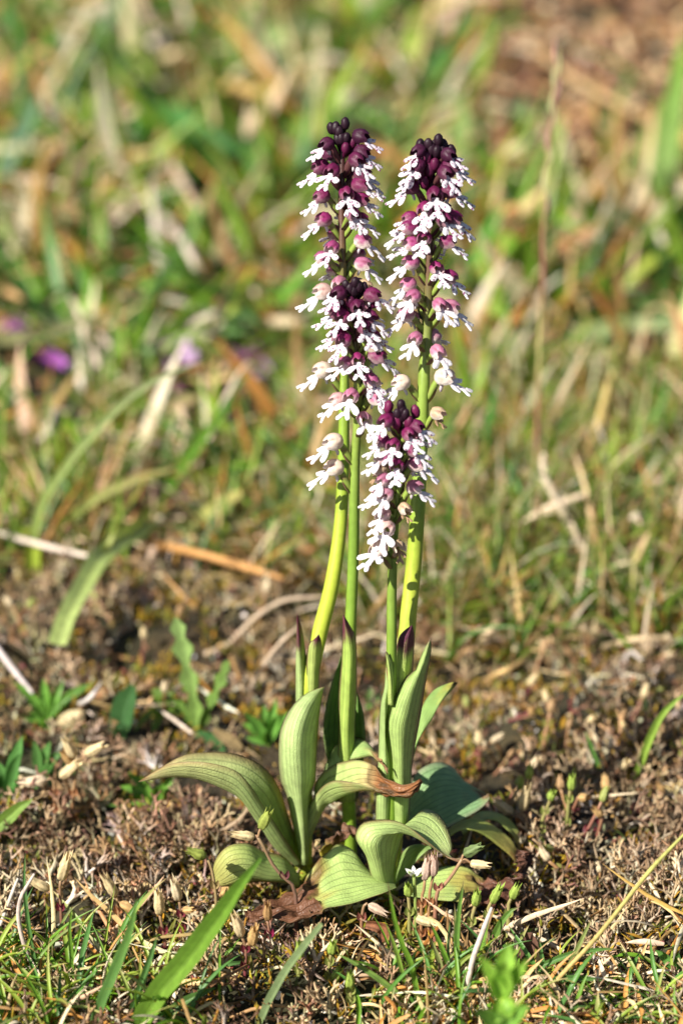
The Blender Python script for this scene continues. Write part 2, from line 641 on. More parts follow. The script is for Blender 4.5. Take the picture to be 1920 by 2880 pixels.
def box_prob(*rules):
    """rules: (x0,y0,x1,y1,weight), soft edges; the last rule that covers a point wins"""
    def f(px, py):
        w = np.zeros_like(px)
        jx = 60 * (vnoise(px / 90, py / 60) - 0.5) * 2
        jy = 60 * (vnoise(px / 90 + 50, py / 60 + 20) - 0.5) * 2
        for x0, y0, x1, y1, k in rules:
            m = (px + jx > x0) & (px + jx < x1) & (py + jy > y0) & (py + jy < y1)
            w[m] = k
        return w
    return f


def stuff(name, me, label, cat):
    o = link(name, me)
    o['kind'] = 'stuff'
    o['label'] = label
    o['category'] = cat
    return o


INF = 9999
# -- lichen: forked twigs
LPAL0 = np.array([(.36, .30, .19), (.54, .50, .37), (.26, .17, .09), (.34, .34, .18), (.66, .62, .52)])
LPAL1 = np.array([(.26, .14, .07), (.13, .065, .035), (.40, .25, .13), (.17, .09, .06), (.50, .37, .22)])


def lichen_template(rng, depth=4):
    V, Fc, T = [], [], []
    n = 0

    def seg(p, d, L, r, lev):
        nonlocal n
        q = p + d * L
        a = unit(np.cross(d, rng.normal(size=3))); b = np.cross(d, a)
        for k, (c, rr) in enumerate(((p, r), (q, r * 0.78))):
            for th in (0, 2.094, 4.189):
                V.append(c + rr * (math.cos(th) * a + math.sin(th) * b))
                T.append((lev + k) / depth)
        for i in range(3):
            j = (i + 1) % 3
            Fc.append((n + i, n + j, n + 3 + j, n + 3 + i))
        n += 6
        if lev + 1 < depth:
            m = 2 if rng.random() < 0.85 else 3
            base = rng.uniform(0, 6.28)
            for i in range(m):
                th = base + 6.283 * i / m + rng.normal(0, 0.4)
                sp = rng.uniform(0.35, 0.75)
                nd = unit(d * math.cos(sp) + (a * math.cos(th) + b * math.sin(th)) * math.sin(sp) + np.array([0, 0, 0.12]))
                seg(q, nd, L * rng.uniform(0.55, 0.95), r * 0.82, lev + 1)
    seg(np.zeros(3), unit(np.array([rng.normal(0, .5), rng.normal(0, .5), 1])), rng.uniform(1.8, 3.0), rng.uniform(.34, .5), 0)
    return np.array(V), np.array(Fc), np.clip(np.array(T), 0, 1)


def scatter_templates(templ, P, scale, c0, c1, tilt=0.5):
    bag = Bag()
    which = RNG.integers(0, len(templ), len(P))
    for k, (V, Fc, T) in enumerate(templ):
        idx = np.where(which == k)[0]
        if not len(idx):
            continue
        m = len(idx)
        a = RNG.uniform(0, 6.283, m); tx = RNG.normal(0, tilt, m); ty = RNG.normal(0, tilt, m)
        ca, sa = np.cos(a), np.sin(a)
        Vr = np.empty((m, len(V), 3))
        Vr[..., 0] = V[None, :, 0] * ca[:, None] - V[None, :, 1] * sa[:, None]
        Vr[..., 1] = V[None, :, 0] * sa[:, None] + V[None, :, 1] * ca[:, None]
        Vr[..., 2] = V[None, :, 2]
        cx, sx = np.cos(tx)[:, None], np.sin(tx)[:, None]
        y = Vr[..., 1] * cx - Vr[..., 2] * sx; z = Vr[..., 1] * sx + Vr[..., 2] * cx
        cy, sy = np.cos(ty)[:, None], np.sin(ty)[:, None]
        x = Vr[..., 0] * cy + z * sy; z = -Vr[..., 0] * sy + z * cy
        Vr = np.stack([x, y, z], -1) * scale[idx][:, None, None] + P[idx][:, None]
        Ff = (Fc[None] + (np.arange(m) * len(V))[:, None, None]).reshape(-1, Fc.shape[1])
        C = c0[idx][:, None] * (1 - T)[None, :, None] + c1[idx][:, None] * T[None, :, None]
        bag.add(Vr.reshape(-1, 3), Ff, C.reshape(-1, 3))
    return bag


ltem = [lichen_template(np.random.default_rng(i)) for i in range(14)]
lp = box_prob((-700, 1560, 2700, 3100, .25), (-700, 1560, 900, 1720, .5), (-700, 1700, 1000, 2200, .9), (-700, 2150, 760, 2560, 1.0),
              (-700, 2560, 2700, 3100, .28), (1130, 1780, 2700, 2200, .55), (1450, 2200, 2700, 2640, .95), (760, 2250, 1500, 2560, .2), (350, 1800, 760, 2100, .4))
P, q = scatter(5000, (-700, 1500, 2700, 3080), lambda a, b: lp(a, b) * sstep(.34, .6, vnoise(a / 75 + 13, b / 45)), -0.6)
keep = (np.hypot((P[:, 0] - 4), (P[:, 1] - 8) * 1.0) > 16)
for zz, kx, ky, rx, ry in (('c2', 375, 490, 75, 60), ('c2', 60, 1110, 90, 60), ('c2', 320, 930, 70, 55), ('c2', 1225, 1150, 95, 60), (4, 125, 945, 80, 60), ('b5', 900, 960, 60, 50), ('b5', 1085, 1080, 60, 50),
                          ('c2', 960, 560, 45, 60), ('c2', 565, 500, 50, 50), ('b7', 1340, 1020, 40, 60), ('b7', 1480, 930, 30, 60), ('b7', 920, 900, 25, 60), ('b7', 345, 900, 25, 60), ('f', 840, 2560, 170, 70), ('f', 1280, 2560, 170, 60), ('f', 1360, 2120, 100, 110)):  # last gap bares dark soil to deepen the clump's shadow
    (fx, fy), = Q(zz, [(kx, ky)])
    keep &= ~((np.abs(q[:, 0] - fx) < rx) & (q[:, 1] > fy - 35) & (q[:, 1] < fy + ry))
P, q = P[keep], q[keep]
n = len(P)
sc_ = RNG.uniform(0.7, 1.5, n) * np.where(q[:, 1] < 2150, 0.85, 1.0)
c0 = pick(LPAL0, n, None, .3); c1 = pick(LPAL1, n, None, .35)
rightside = sstep(1300, 1600, q[:, 0]) * RNG.random(n)
c0 = mixc(c0, (.50, .44, .33), rightside * .6); c1 = mixc(c1, (.44, .31, .18), rightside * .5)
bag = scatter_templates(ltem, P, sc_, c0, c1)
stuff('lichen', bag.build('lichen', 'lichen_skin'), 'tangled grey-brown forked lichen twigs carpeting the ground', 'lichen')

# -- fine crumbs: pale lichen granules, seeds, husks, brown leaf flakes
ico = []
g_ = (1 + 5 ** .5) / 2
iv = unit(np.array([(-1, g_, 0), (1, g_, 0), (-1, -g_, 0), (1, -g_, 0), (0, -1, g_), (0, 1, g_), (0, -1, -g_), (0, 1, -g_), (g_, 0, -1), (g_, 0, 1), (-g_, 0, -1), (-g_, 0, 1)]))
if_ = np.array([(0, 11, 5), (0, 5, 1), (0, 1, 7), (0, 7, 10), (0, 10, 11), (1, 5, 9), (5, 11, 4), (11, 10, 2), (10, 7, 6), (7, 1, 8), (3, 9, 4), (3, 4, 2), (3, 2, 6), (3, 6, 8), (3, 8, 9), (4, 9, 5), (2, 4, 11), (6, 2, 10), (8, 6, 7), (9, 8, 1)])
ctem = []
for i in range(8):
    r = np.random.default_rng(100 + i)
    s = np.array([(1, .55, .5), (1.5, .45, .4), (.8, .7, .5), (1.9, .5, .22), (1.2, .9, .16), (1.0, .4, .4), (1.6, .8, .14), (.7, .6, .6)][i])
    v = iv * s * r.uniform(.8, 1.2, (12, 1))
    ctem.append((v, if_, np.clip(v[:, 0] / s[0] * .5 + .5, 0, 1)))
CP = np.array([(.62, .54, .40), (.70, .64, .54), (.40, .24, .12), (.28, .14, .08), (.22, .11, .07), (.45, .30, .10), (.20, .05, .05), (.50, .47, .36), (.38, .40, .22)])
cpw = np.array([.11, .09, .16, .18, .20, .09, .05, .06, .06])
P, q = scatter(8500, (-700, 1450, 2700, 3080), box_prob((-INF, 0, INF, INF, .45), (1100, 1500, INF, 2700, 1.0), (-INF, 2500, INF, INF, .7)), 0.2)
n = len(P)
P[:, 2] += RNG.uniform(0, 1.5, n)
c = pick(CP, n, cpw, .35)
k = ~((np.abs(q[:, 0] - 1360) < 90) & (np.abs(q[:, 1] - 2150) < 80))  # litter left out here too, bare dark soil standing in for deeper shadow
bag = scatter_templates(ctem, P[k], RNG.uniform(.35, .95, n)[k], c[k], c[k] * .7, 0.9)
stuff('leaf_litter', bag.build('leaf_litter', 'litter_flake', False), 'crumbled pale and russet litter, husks and seeds between the twigs', 'litter')

# -- distant bright husks and dead leaf flakes in the far turf
P, q = scatter(3800, (-900, -60, 2900, 1600), box_prob((-INF, -INF, INF, INF, .3), (1250, -INF, INF, 480, 1.0), (1450, 950, INF, 1520, 1.0), (900, 1000, INF, 1600, .7)), 1.0)
n = len(P)
P[:, 2] += RNG.uniform(0, 7, n)
c = pick(np.array([(.66, .56, .40), (.50, .34, .18), (.40, .20, .08), (.28, .14, .08), (.62, .5, .34), (.20, .10, .07)]), n)
bag = scatter_templates(ctem, P, RNG.uniform(.8, 3.0, n), c, c * .8, 0.9)
stuff('husk_litter', bag.build('husk_litter', 'litter_flake', True), 'pale husks and rusty dead leaf scraps in the far turf', 'litter')

P, q = scatter(3800, (1200, -420, 2900, 620), box_prob((1260, -INF, INF, 540, 1.0)), 1.0)
n = len(P)
P[:, 2] += RNG.uniform(0, 7, n)
c = pick(np.array([(.34, .17, .07), (.26, .13, .07), (.42, .24, .11), (.20, .10, .06), (.50, .34, .20)]), n)
bag = scatter_templates(ctem, P, RNG.uniform(2.0, 5.0, n), c, c * .8, 0.7)
stuff('brown_litter', bag.build('brown_litter', 'litter_flake', True), 'patch of rusty brown dead leaf litter far behind', 'litter')

# -- moss: cushions of tiny pointed leaves
mp = box_prob((-INF, 0, INF, INF, .3), (1100, 1700, 1600, 2100, 1.0), (200, 1650, 850, 2050, .8), (900, 2550, 1500, 2800, .6))
P, q = scatter(12000, (-500, 1450, 2500, 3080), lambda a, b: mp(a, b) * sstep(.35, .65, vnoise(a / 60 + 31, b / 40 + 7)), .5)
n = len(P)
MP = np.array([(.38, .24, .02), (.22, .20, .02), (.46, .24, .02), (.10, .12, .02), (.26, .27, .03), (.50, .34, .03)])
c = pick(MP, n)
P[:, 2] += RNG.uniform(0, 2.5, n)
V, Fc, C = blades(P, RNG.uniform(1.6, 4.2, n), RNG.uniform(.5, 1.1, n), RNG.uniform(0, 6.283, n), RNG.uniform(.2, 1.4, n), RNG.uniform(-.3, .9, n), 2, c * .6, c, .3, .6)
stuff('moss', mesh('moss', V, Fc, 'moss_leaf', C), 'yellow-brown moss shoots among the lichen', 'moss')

# -- straw litter lying about
P, q = scatter(2500, (-900, 1150, 2900, 3080), box_prob((-INF, 0, INF, INF, .10), (1050, 1150, INF, 1800, 1.0), (-INF, 1150, 1050, 1650, .6), (1050, 2680, INF, INF, 1.0), (-INF, 2700, 650, INF, .8), (600, 2000, 1450, 2560, .04)), 0.8)
n = len(P)
P[:, 2] += RNG.uniform(0, 3.0, n)
c = pick(STRAW, n)
V, Fc, C = blades(P, RNG.uniform(6, 24, n), RNG.uniform(.5, 1.3, n), RNG.uniform(0, 6.283, n), RNG.normal(.05, .25, n), RNG.normal(.3, .5, n), 4, c, c * RNG.uniform(.8, 1.1, (n, 1)), .5, .8, 4.0, .12)
stuff('straw_litter', mesh('straw_litter', V, Fc, 'dry_straw', C), 'bleached and tan dead grass bits strewn over the lichen', 'straw')

PF = [Q('b3', [a])[0] for a in ((75, 195), (112, 155), (265, 335), (190, 325), (820, 305), (1105, 355), (1180, 365), (1160, 300), (790, 475), (690, 965), (800, 955))]


def open_view(P, q):
    k = np.ones(len(q), bool)
    for fx, fy in PF:
        k &= ~((np.abs(q[:, 0] - fx) < 75) & (q[:, 1] > fy + 5) & (q[:, 1] < fy + 230))
    return P[k], q[k]



# -- upright short turf behind on the one side (fine, green and tan)
P, q = scatter(8500, (-450, 1080, 2400, 1860), box_prob((1020, 1080, INF, 1800, 1.0), (-INF, 1080, 1020, 1620, .24), (1540, 980, INF, 1800, .35)), -0.5)
P, q = open_view(P, q)
n = len(P)
dry = RNG.random(n) < 0.42
c = np.where(dry[:, None], pick(STRAW, n), pick(GREEN, n))
L = RNG.uniform(10, 32, n)
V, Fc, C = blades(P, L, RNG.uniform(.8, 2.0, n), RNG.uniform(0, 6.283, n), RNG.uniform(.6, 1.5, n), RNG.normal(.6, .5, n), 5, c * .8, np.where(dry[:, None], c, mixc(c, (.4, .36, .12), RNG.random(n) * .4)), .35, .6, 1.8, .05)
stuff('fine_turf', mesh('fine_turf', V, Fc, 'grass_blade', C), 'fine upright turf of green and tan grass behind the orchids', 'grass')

# -- far meadow grass, loose broad blades in all directions
P, q = scatter(6400, (-1500, -420, 3400, 1420), box_prob((-INF, -INF, INF, INF, 1.0), (1280, -INF, INF, 540, .03), (1520, 980, INF, INF, .15)), -0.5)
P, q = open_view(P, q)
n = len(P)
dist = np.clip((1500 - q[:, 1]) / 1500, 0, 1)
dry = RNG.random(n) < (.32 + .25 * vnoise(P[:, 0] / 40, P[:, 1] / 40))
c = np.where(dry[:, None], pick(STRAW, n), pick(GREEN, n, np.array([.28, .2, .2, .17, .15])))
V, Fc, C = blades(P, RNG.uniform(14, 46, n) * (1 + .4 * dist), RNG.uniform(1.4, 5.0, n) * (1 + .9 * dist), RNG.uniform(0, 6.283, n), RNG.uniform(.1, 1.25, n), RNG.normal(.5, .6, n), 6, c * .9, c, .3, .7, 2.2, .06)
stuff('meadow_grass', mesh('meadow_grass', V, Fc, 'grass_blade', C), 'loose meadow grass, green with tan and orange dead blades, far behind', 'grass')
# low leafy understorey of the meadow
P, q = scatter(12500, (-1500, -420, 3400, 1500), box_prob((-INF, -INF, INF, INF, 1.0), (1280, -INF, INF, 540, .02), (1520, 980, INF, INF, .15)), 0)
P, q = open_view(P, q)
n = len(P)
c = pick(np.array([(.10, .19, .04), (.07, .14, .04), (.16, .23, .05), (.19, .16, .05)]), n)
V, Fc, C = blades(P, RNG.uniform(5, 15, n), RNG.uniform(2.0, 5.5, n), RNG.uniform(0, 6.283, n), RNG.uniform(0, 1.1, n), RNG.normal(.5, .5, n), 3, c, c, .2, .8, 2.5)
stuff('meadow_herbs', mesh('meadow_herbs', V, Fc, 'grass_blade', C), 'low leafy herbs filling the far meadow turf', 'herbs')

# ------------------------------------------------------------------ orchids
def px3(pts):
    p = np.array([(a[0], a[1]) for a in pts], float)
    Y = np.array([a[2] for a in pts], float)
    return at_y(p[:, 0], p[:, 1], Y)


LEAFG = (.40, .51, .20)


def leaf(root, rails, base=LEAFG, tipc=(.13, .025, .05), tip0=2.0, edge=None, edgew=.03, yellow=None, brown=None, spots=0, name='leaf', nv=26, nu=9,
         veins=9, label=None, crumple=0.0, inner=None):
    """loft across rails (edge, keel, edge), each a pixel polyline with its own depth"""
    R = [resample(px3(r), nv) for r in rails]
    k = len(R)
    if k == 2:
        mid = (R[0] + R[1]) / 2
        R = [R[0], mid, R[1]]; k = 3
    R = np.stack(R, 1)                                    # nv,k,3
    u = np.linspace(0, 1, nu)
    # quadratic through three rails
    l0 = 2 * (u - .5) * (u - 1); l1 = -4 * u * (u - 1); l2 = 2 * u * (u - .5)
    V = R[:, 0:1] * l0[None, :, None] + R[:, 1:2] * l1[None, :, None] + R[:, 2:3] * l2[None, :, None]
    v = np.linspace(0, 1, nv)
    du = np.gradient(V, axis=1); dv = np.gradient(V, axis=0)
    nrm = unit(np.cross(du, dv))
    seed = RNG.uniform(0, 200)
    U, Vv = np.meshgrid(u, v)
    V = V + nrm * (0.35 * (vnoise(U * 3 + seed, Vv * 5) - .5))[..., None]
    C = np.broadcast_to(np.asarray(base, float), V.shape).copy()
    nz = vnoise(U * 5 + seed, Vv * 9 + seed)
    C *= (1.0 + 0.22 * vnoise(U * 2 + seed, Vv * 3))[..., None]
    C = mixc(C, np.array((.36, .44, .15)), (1 - Vv) ** 3 * .35)
    if yellow:
        y0, y1, yc = yellow
        C = mixc(C, np.asarray(yc), sstep(y0, y1, Vv + .25 * (nz - .5)))
    if tip0 < 1.5:
        C = mixc(C, np.asarray(tipc), sstep(tip0, min(1, tip0 + .12), Vv + .14 * (nz - .5)))
    if brown:
        b0, b1, bc = brown
        w = sstep(b0, b1, Vv + .22 * (nz - .5))
        C = mixc(C, np.asarray((.10, .045, .02)), sstep(b0 - .03, b0 + .02, Vv + .22 * (nz - .5)) * (1 - w) * .8)
        streak = .6 + .8 * vnoise(U * 14 + seed, Vv * 4)
        C = mixc(C, np.asarray(bc) * streak[..., None], w)
        cr = crumple * w
        fine = vnoise(U * 22 + seed, Vv * 9) + .6 * vnoise(U * 40 + seed, Vv * 30)
        V = V + nrm * (cr * .55 * (fine - .8))[..., None]
        V = V + nrm * (cr * 1.8 * (vnoise(U * 6 + seed, Vv * 16) - .5))[..., None] + np.stack([0 * cr, 0 * cr, cr * 1.2 * (vnoise(Vv * 13 + seed, U * 3) - .5)], -1)
    if edge is not None:
        e = np.maximum(1 - U / edgew, 1 - (1 - U) / edgew)
        C = mixc(C, np.asarray(edge), np.clip(e, 0, 1) * np.clip(.4 + .9 * nz, 0, 1))
    for _ in range(spots):
        su, sv, sr = RNG.uniform(.15, .85), RNG.uniform(.35, .9), RNG.uniform(.03, .06)
        d = np.hypot((U - su) * .6, (Vv - sv))
        C = mixc(C, np.asarray((.09, .05, .02)), 1 - sstep(sr * .4, sr, d))
    # a real blade thickness: lower skin offset, closed along the rim
    th = 0.32
    low = V - nrm * th * np.clip(np.minimum(U, 1 - U) * 8, .25, 1)[..., None]
    n = nv * nu
    fa = grid_faces(nv, nu)
    fb = fa[:, ::-1] + n
    rim = []
    idx = np.arange(n).reshape(nv, nu)
    loop = np.r_[idx[0, :], idx[1:, -1], idx[-1, -2::-1], idx[-2:0:-1, 0]]
    l2_ = np.roll(loop, -1)
    rim = np.stack([loop, loop + n, l2_ + n, l2_], 1)
    VV = np.concatenate([V.reshape(-1, 3), low.reshape(-1, 3)])
    CC = np.concatenate([C.reshape(-1, 3)] * 2)
    Ltot = np.r_[0, np.cumsum(np.linalg.norm(np.diff(V[:, nu // 2], axis=0), axis=1))]
    UV = np.stack([U * veins + .5, np.broadcast_to(Ltot[:, None] * 1.3, U.shape)], -1).reshape(-1, 2)
    org = np.array(root.location) / MM
    me = mesh(name, VV, [fa, fb, rim], 'orchid_leaf', CC, np.concatenate([UV, UV]), True, org)
    o = link(name, me, root)
    if label:
        o['label'] = label
    return o


# ---- one flower, built once, facing +Y from the stem axis
def hood_mesh(seed):
    rng = np.random.default_rng(seed)
    nphi, nl = 14, 19
    phi = np.linspace(0.05, 1, nphi)
    lam = np.linspace(-1, 1, nl)
    PH, LA = np.meshgrid(phi, lam, indexing='ij')
    l = LA * np.radians(np.interp(PH, [0, .4, .7, 1], [170, 158, 140, 118]))
    # three sepals: each runs out to its own point at the mouth
    al = np.abs(l)
    tipk = np.exp(-(al / .34) ** 2) + np.exp(-((al - 1.45) / .42) ** 2)
    ph = PH * (1.85 + .55 * tipk)
    keel = 1 - .19 * np.exp(-((al - .72) / .12) ** 2) + .08 * np.exp(-(al / .16) ** 2) + .06 * np.exp(-((al - 1.45) / .2) ** 2)
    keel = keel * (1 + .22 * np.clip(PH - .78, 0, 1) / .22 * np.clip(tipk - .3, 0, 1) * rng.uniform(.3, 1.1))
    rx, ry, rz = 1.55, 1.85, 1.65
    y = -np.cos(ph) * ry * 1.12
    s = np.sin(np.minimum(ph, 2.6)) ** .8 * (1 - .10 * np.maximum(0, y))
    x = np.sin(l) * s * rx * keel
    z = np.cos(l) * s * rz * keel
    z = z - .16 * np.maximum(0, y) ** 1.5 + .05 * rng.normal()
    # flared tips at the front rim
    V = np.stack([x, y, z], -1)
    V += rng.normal(0, .045, V.shape)
    g = np.clip((.9 - z / 1.6) / 1.9, 0, 1) * .8 + .25 * np.clip(y / 2, 0, 1)
    nerve = np.exp(-((np.abs(l) - .0) / .07) ** 2) * .5 + np.exp(-((np.abs(l) - .75) / .09) ** 2) + np.exp(-((np.abs(l) - 1.5) / .08) ** 2) * .5
    C = np.stack([g, np.clip(nerve, 0, 1), 0 * g], -1).reshape(-1, 3)
    V = V.reshape(-1, 3)
    t = rng.uniform(-.25, -.1)
    ca, sa = math.cos(t), math.sin(t)
    V = np.stack([V[:, 0], V[:, 1] * ca - V[:, 2] * sa, V[:, 1] * sa + V[:, 2] * ca], -1) + (0, 4.3, 3.2)
    return mesh('hood', V, grid_faces(nphi, nl), 'orchid_hood', C)


def lip_mesh(seed):
    rng = np.random.default_rng(seed)
    VV, FF, UV, off = [], [], [], 0

    def lobe(x0, y0, ang, L, prof, zoff, curve):
        nonlocal off
        ns, nc = 9, 5
        t = np.linspace(0, 1, ns)
        w = np.interp(t, np.linspace(0, 1, len(prof)), prof)
        w = w * np.where(t > .8, np.sqrt(np.clip(1 - ((t - .8) / .2) ** 2, .04, 1)), 1)
        a = ang + curve * t
        dx = np.r_[0, np.cumsum(np.sin((a[1:] + a[:-1]) / 2)) * L / (ns - 1)]
        dy = np.r_[0, np.cumsum(np.cos((a[1:] + a[:-1]) / 2)) * L / (ns - 1)]
        c = np.linspace(-1, 1, nc)
        X = x0 + dx[:, None] + np.cos(a)[:, None] * c[None] * w[:, None] / 2
        Yp = y0 + dy[:, None] - np.sin(a)[:, None] * c[None] * w[:, None] / 2
        Z = zoff - .16 * np.abs(c)[None] ** 2 + rng.normal(0, .03, X.shape) + .12 * t[:, None] * rng.normal()
        VV.append(np.stack([X, Yp, Z], -1).reshape(-1, 3))
        FF.append(grid_faces(ns, nc, off=off))
        UV.append(np.stack([X, Yp], -1).reshape(-1, 2))
        off += ns * nc
    j = lambda s: rng.normal(0, s)
    # two side lobes, a middle lobe that forks
    lobe(.3, .75, .98 + j(.14), 2.8 + j(.2), (.7, 1.0, 1.3, 1.3, 1.0), .05, -.35)
    lobe(-.3, .75, -.98 + j(.14), 2.8 + j(.2), (.7, 1.0, 1.3, 1.3, 1.0), .06, .35)
    lobe(0, -.2, j(.06), 4.1 + j(.2), (1.4, 1.2, .95, 1.1, 1.7), 0, j(.1))
    lobe(.4, 3.3, .36 + j(.14), 1.75 + j(.25), (.85, .9, .88, .75), .03, .25)
    lobe(-.4, 3.3, -.36 + j(.14), 1.75 + j(.25), (.85, .9, .88, .75), .035, -.25)
    V = np.concatenate(VV)
    # droop and bend the flat plan
    bend = rng.uniform(.02, .05)
    y = V[:, 1]
    V[:, 2] -= bend * np.maximum(0, y) ** 2 * .8
    V[:, 2] -= .10 * np.abs(V[:, 0]) ** 1.5 * rng.uniform(-.3, 1)
    d = math.radians(rng.uniform(24, 44))
    ca, sa = math.cos(-d), math.sin(-d)
    V = np.stack([V[:, 0], V[:, 1] * ca - V[:, 2] * sa, V[:, 1] * sa + V[:, 2] * ca], -1) + (0, 4.5, 2.75)
    uv = np.concatenate(UV)
    Ff = np.concatenate(FF)
    low = V - np.array([0, .4, 1.0]) * .13
    n = len(V)
    sv, sf = tube(np.array([(0, 3.9, 2.4), (0, 3.5, 1.9), (0, 3.2, 1.2), (0, 3.15, .7)]), [.32, .34, .32, .2], 6)
    m = n * 2
    return mesh('lip', np.concatenate([V, low, sv]), [np.concatenate([Ff, Ff[:, ::-1] + n, sf[0] + m]), np.concatenate([f + m for f in sf[1:]])],
                'orchid_lip', None, np.concatenate([uv, uv, np.full((len(sv), 2), 90.)]))


def ovary_mesh(col=(.24, .33, .06)):
    P = resample(np.array([(0, .5, -1.2), (0, 1.3, .2), (0, 2.2, 1.8), (0, 2.9, 2.9), (0, 3.5, 3.2)]), 9)
    V, Fc = tube(P, np.interp(np.linspace(0, 1, 9), [0, .2, .6, 1], [.4, .6, .68, .42]), 9, 3, .12)
    C = np.tile(np.array(col), (len(V), 1))
    C = mixc(C, (.16, .05, .06), np.clip(vnoise(V[:, 0] * 2 + 5, V[:, 2] * 1.2) * 1.8 - .9, 0, .8))
    return mesh('ovary', V, Fc, 'orchid_stem', C)


def bract_mesh(col, col2):
    P = resample(np.array([(0, .9, -1.5), (0, 1.7, -.6), (0, 2.3, .5), (0, 2.6, 1.5)]), 8)
    t = np.linspace(0, 1, 8)
    w = np.interp(t, [0, .3, .7, 1], [.6, .95, .65, .03])
    c = np.linspace(-1, 1, 5)
    V = P[:, None] + np.stack([w[:, None] * c[None], .0 * c[None] - .35 * (c[None] ** 2) * w[:, None], 0 * c[None] + 0 * w[:, None]], -1)
    C = mixc(np.broadcast_to(col, V.shape), col2, np.broadcast_to(t[:, None], V.shape[:2]))
    return mesh('bract', V.reshape(-1, 3), grid_faces(8, 5), 'orchid_stem', C.reshape(-1, 3))


def bud_mesh(seed):
    rng = np.random.default_rng(seed)
    nphi, nl = 9, 12
    phi = np.linspace(.08, 3.06, nphi)
    th = np.linspace(0, 2 * np.pi, nl, endpoint=False)
    PH, TH = np.meshgrid(phi, th, indexing='ij')
    r = (1 - .10 * np.abs(np.cos(1.5 * TH)) ** 6) * np.sin(PH)
    V = np.stack([r * np.cos(TH) * .95, r * np.sin(TH) * .9, -np.cos(PH) * 1.35], -1) + rng.normal(0, .03, (nphi, nl, 3))
    V[..., 2] += .0
    V = V.reshape(-1, 3) + (0, 1.9, 1.2)
    Fc = [grid_faces(nphi, nl, True)]
    sv, sf = tube(np.array([(0, .2, -1.6), (0, .9, -.6), (0, 1.6, .4)]), [.35, .42, .5], 7, cap=False)
    Fc[0] = np.concatenate([Fc[0], sf[0] + len(V)])
    C = np.zeros((len(V) + len(sv), 3)); C[:, 1] = .15
    return mesh('bud', np.concatenate([V, sv]), Fc, 'orchid_hood', C)


HOODS = [hood_mesh(i) for i in range(4)]
LIPS = [lip_mesh(20 + i) for i in range(6)]
OVARY = ovary_mesh()
OVARY_D = ovary_mesh((.09, .035, .035))
BRACT_Y = bract_mesh((.10, .04, .04), (.07, .01, .03))
BRACT_O = bract_mesh((.20, .15, .07), (.12, .035, .05))
BUDS = [bud_mesh(50 + i) for i in range(3)]
AGES = [0, .10, .22, .36, .50, .68, .85, 1.0]
HCOL = np.array([(.030, .007, .022), (.058, .010, .036), (.15, .011, .068), (.24, .020, .115), (.34, .065, .19), (.52, .25, .33), (.68, .52, .42), (.74, .66, .52)])
HAL = [0, 0, .12, .5, .9, 1, 1, 1]


def hood_colour(t):
    c = [np.interp(t, AGES, HCOL[:, i]) for i in range(3)]
    return (*(np.array(c) * random.uniform(.85, 1.15)), float(np.interp(t, AGES, HAL)))


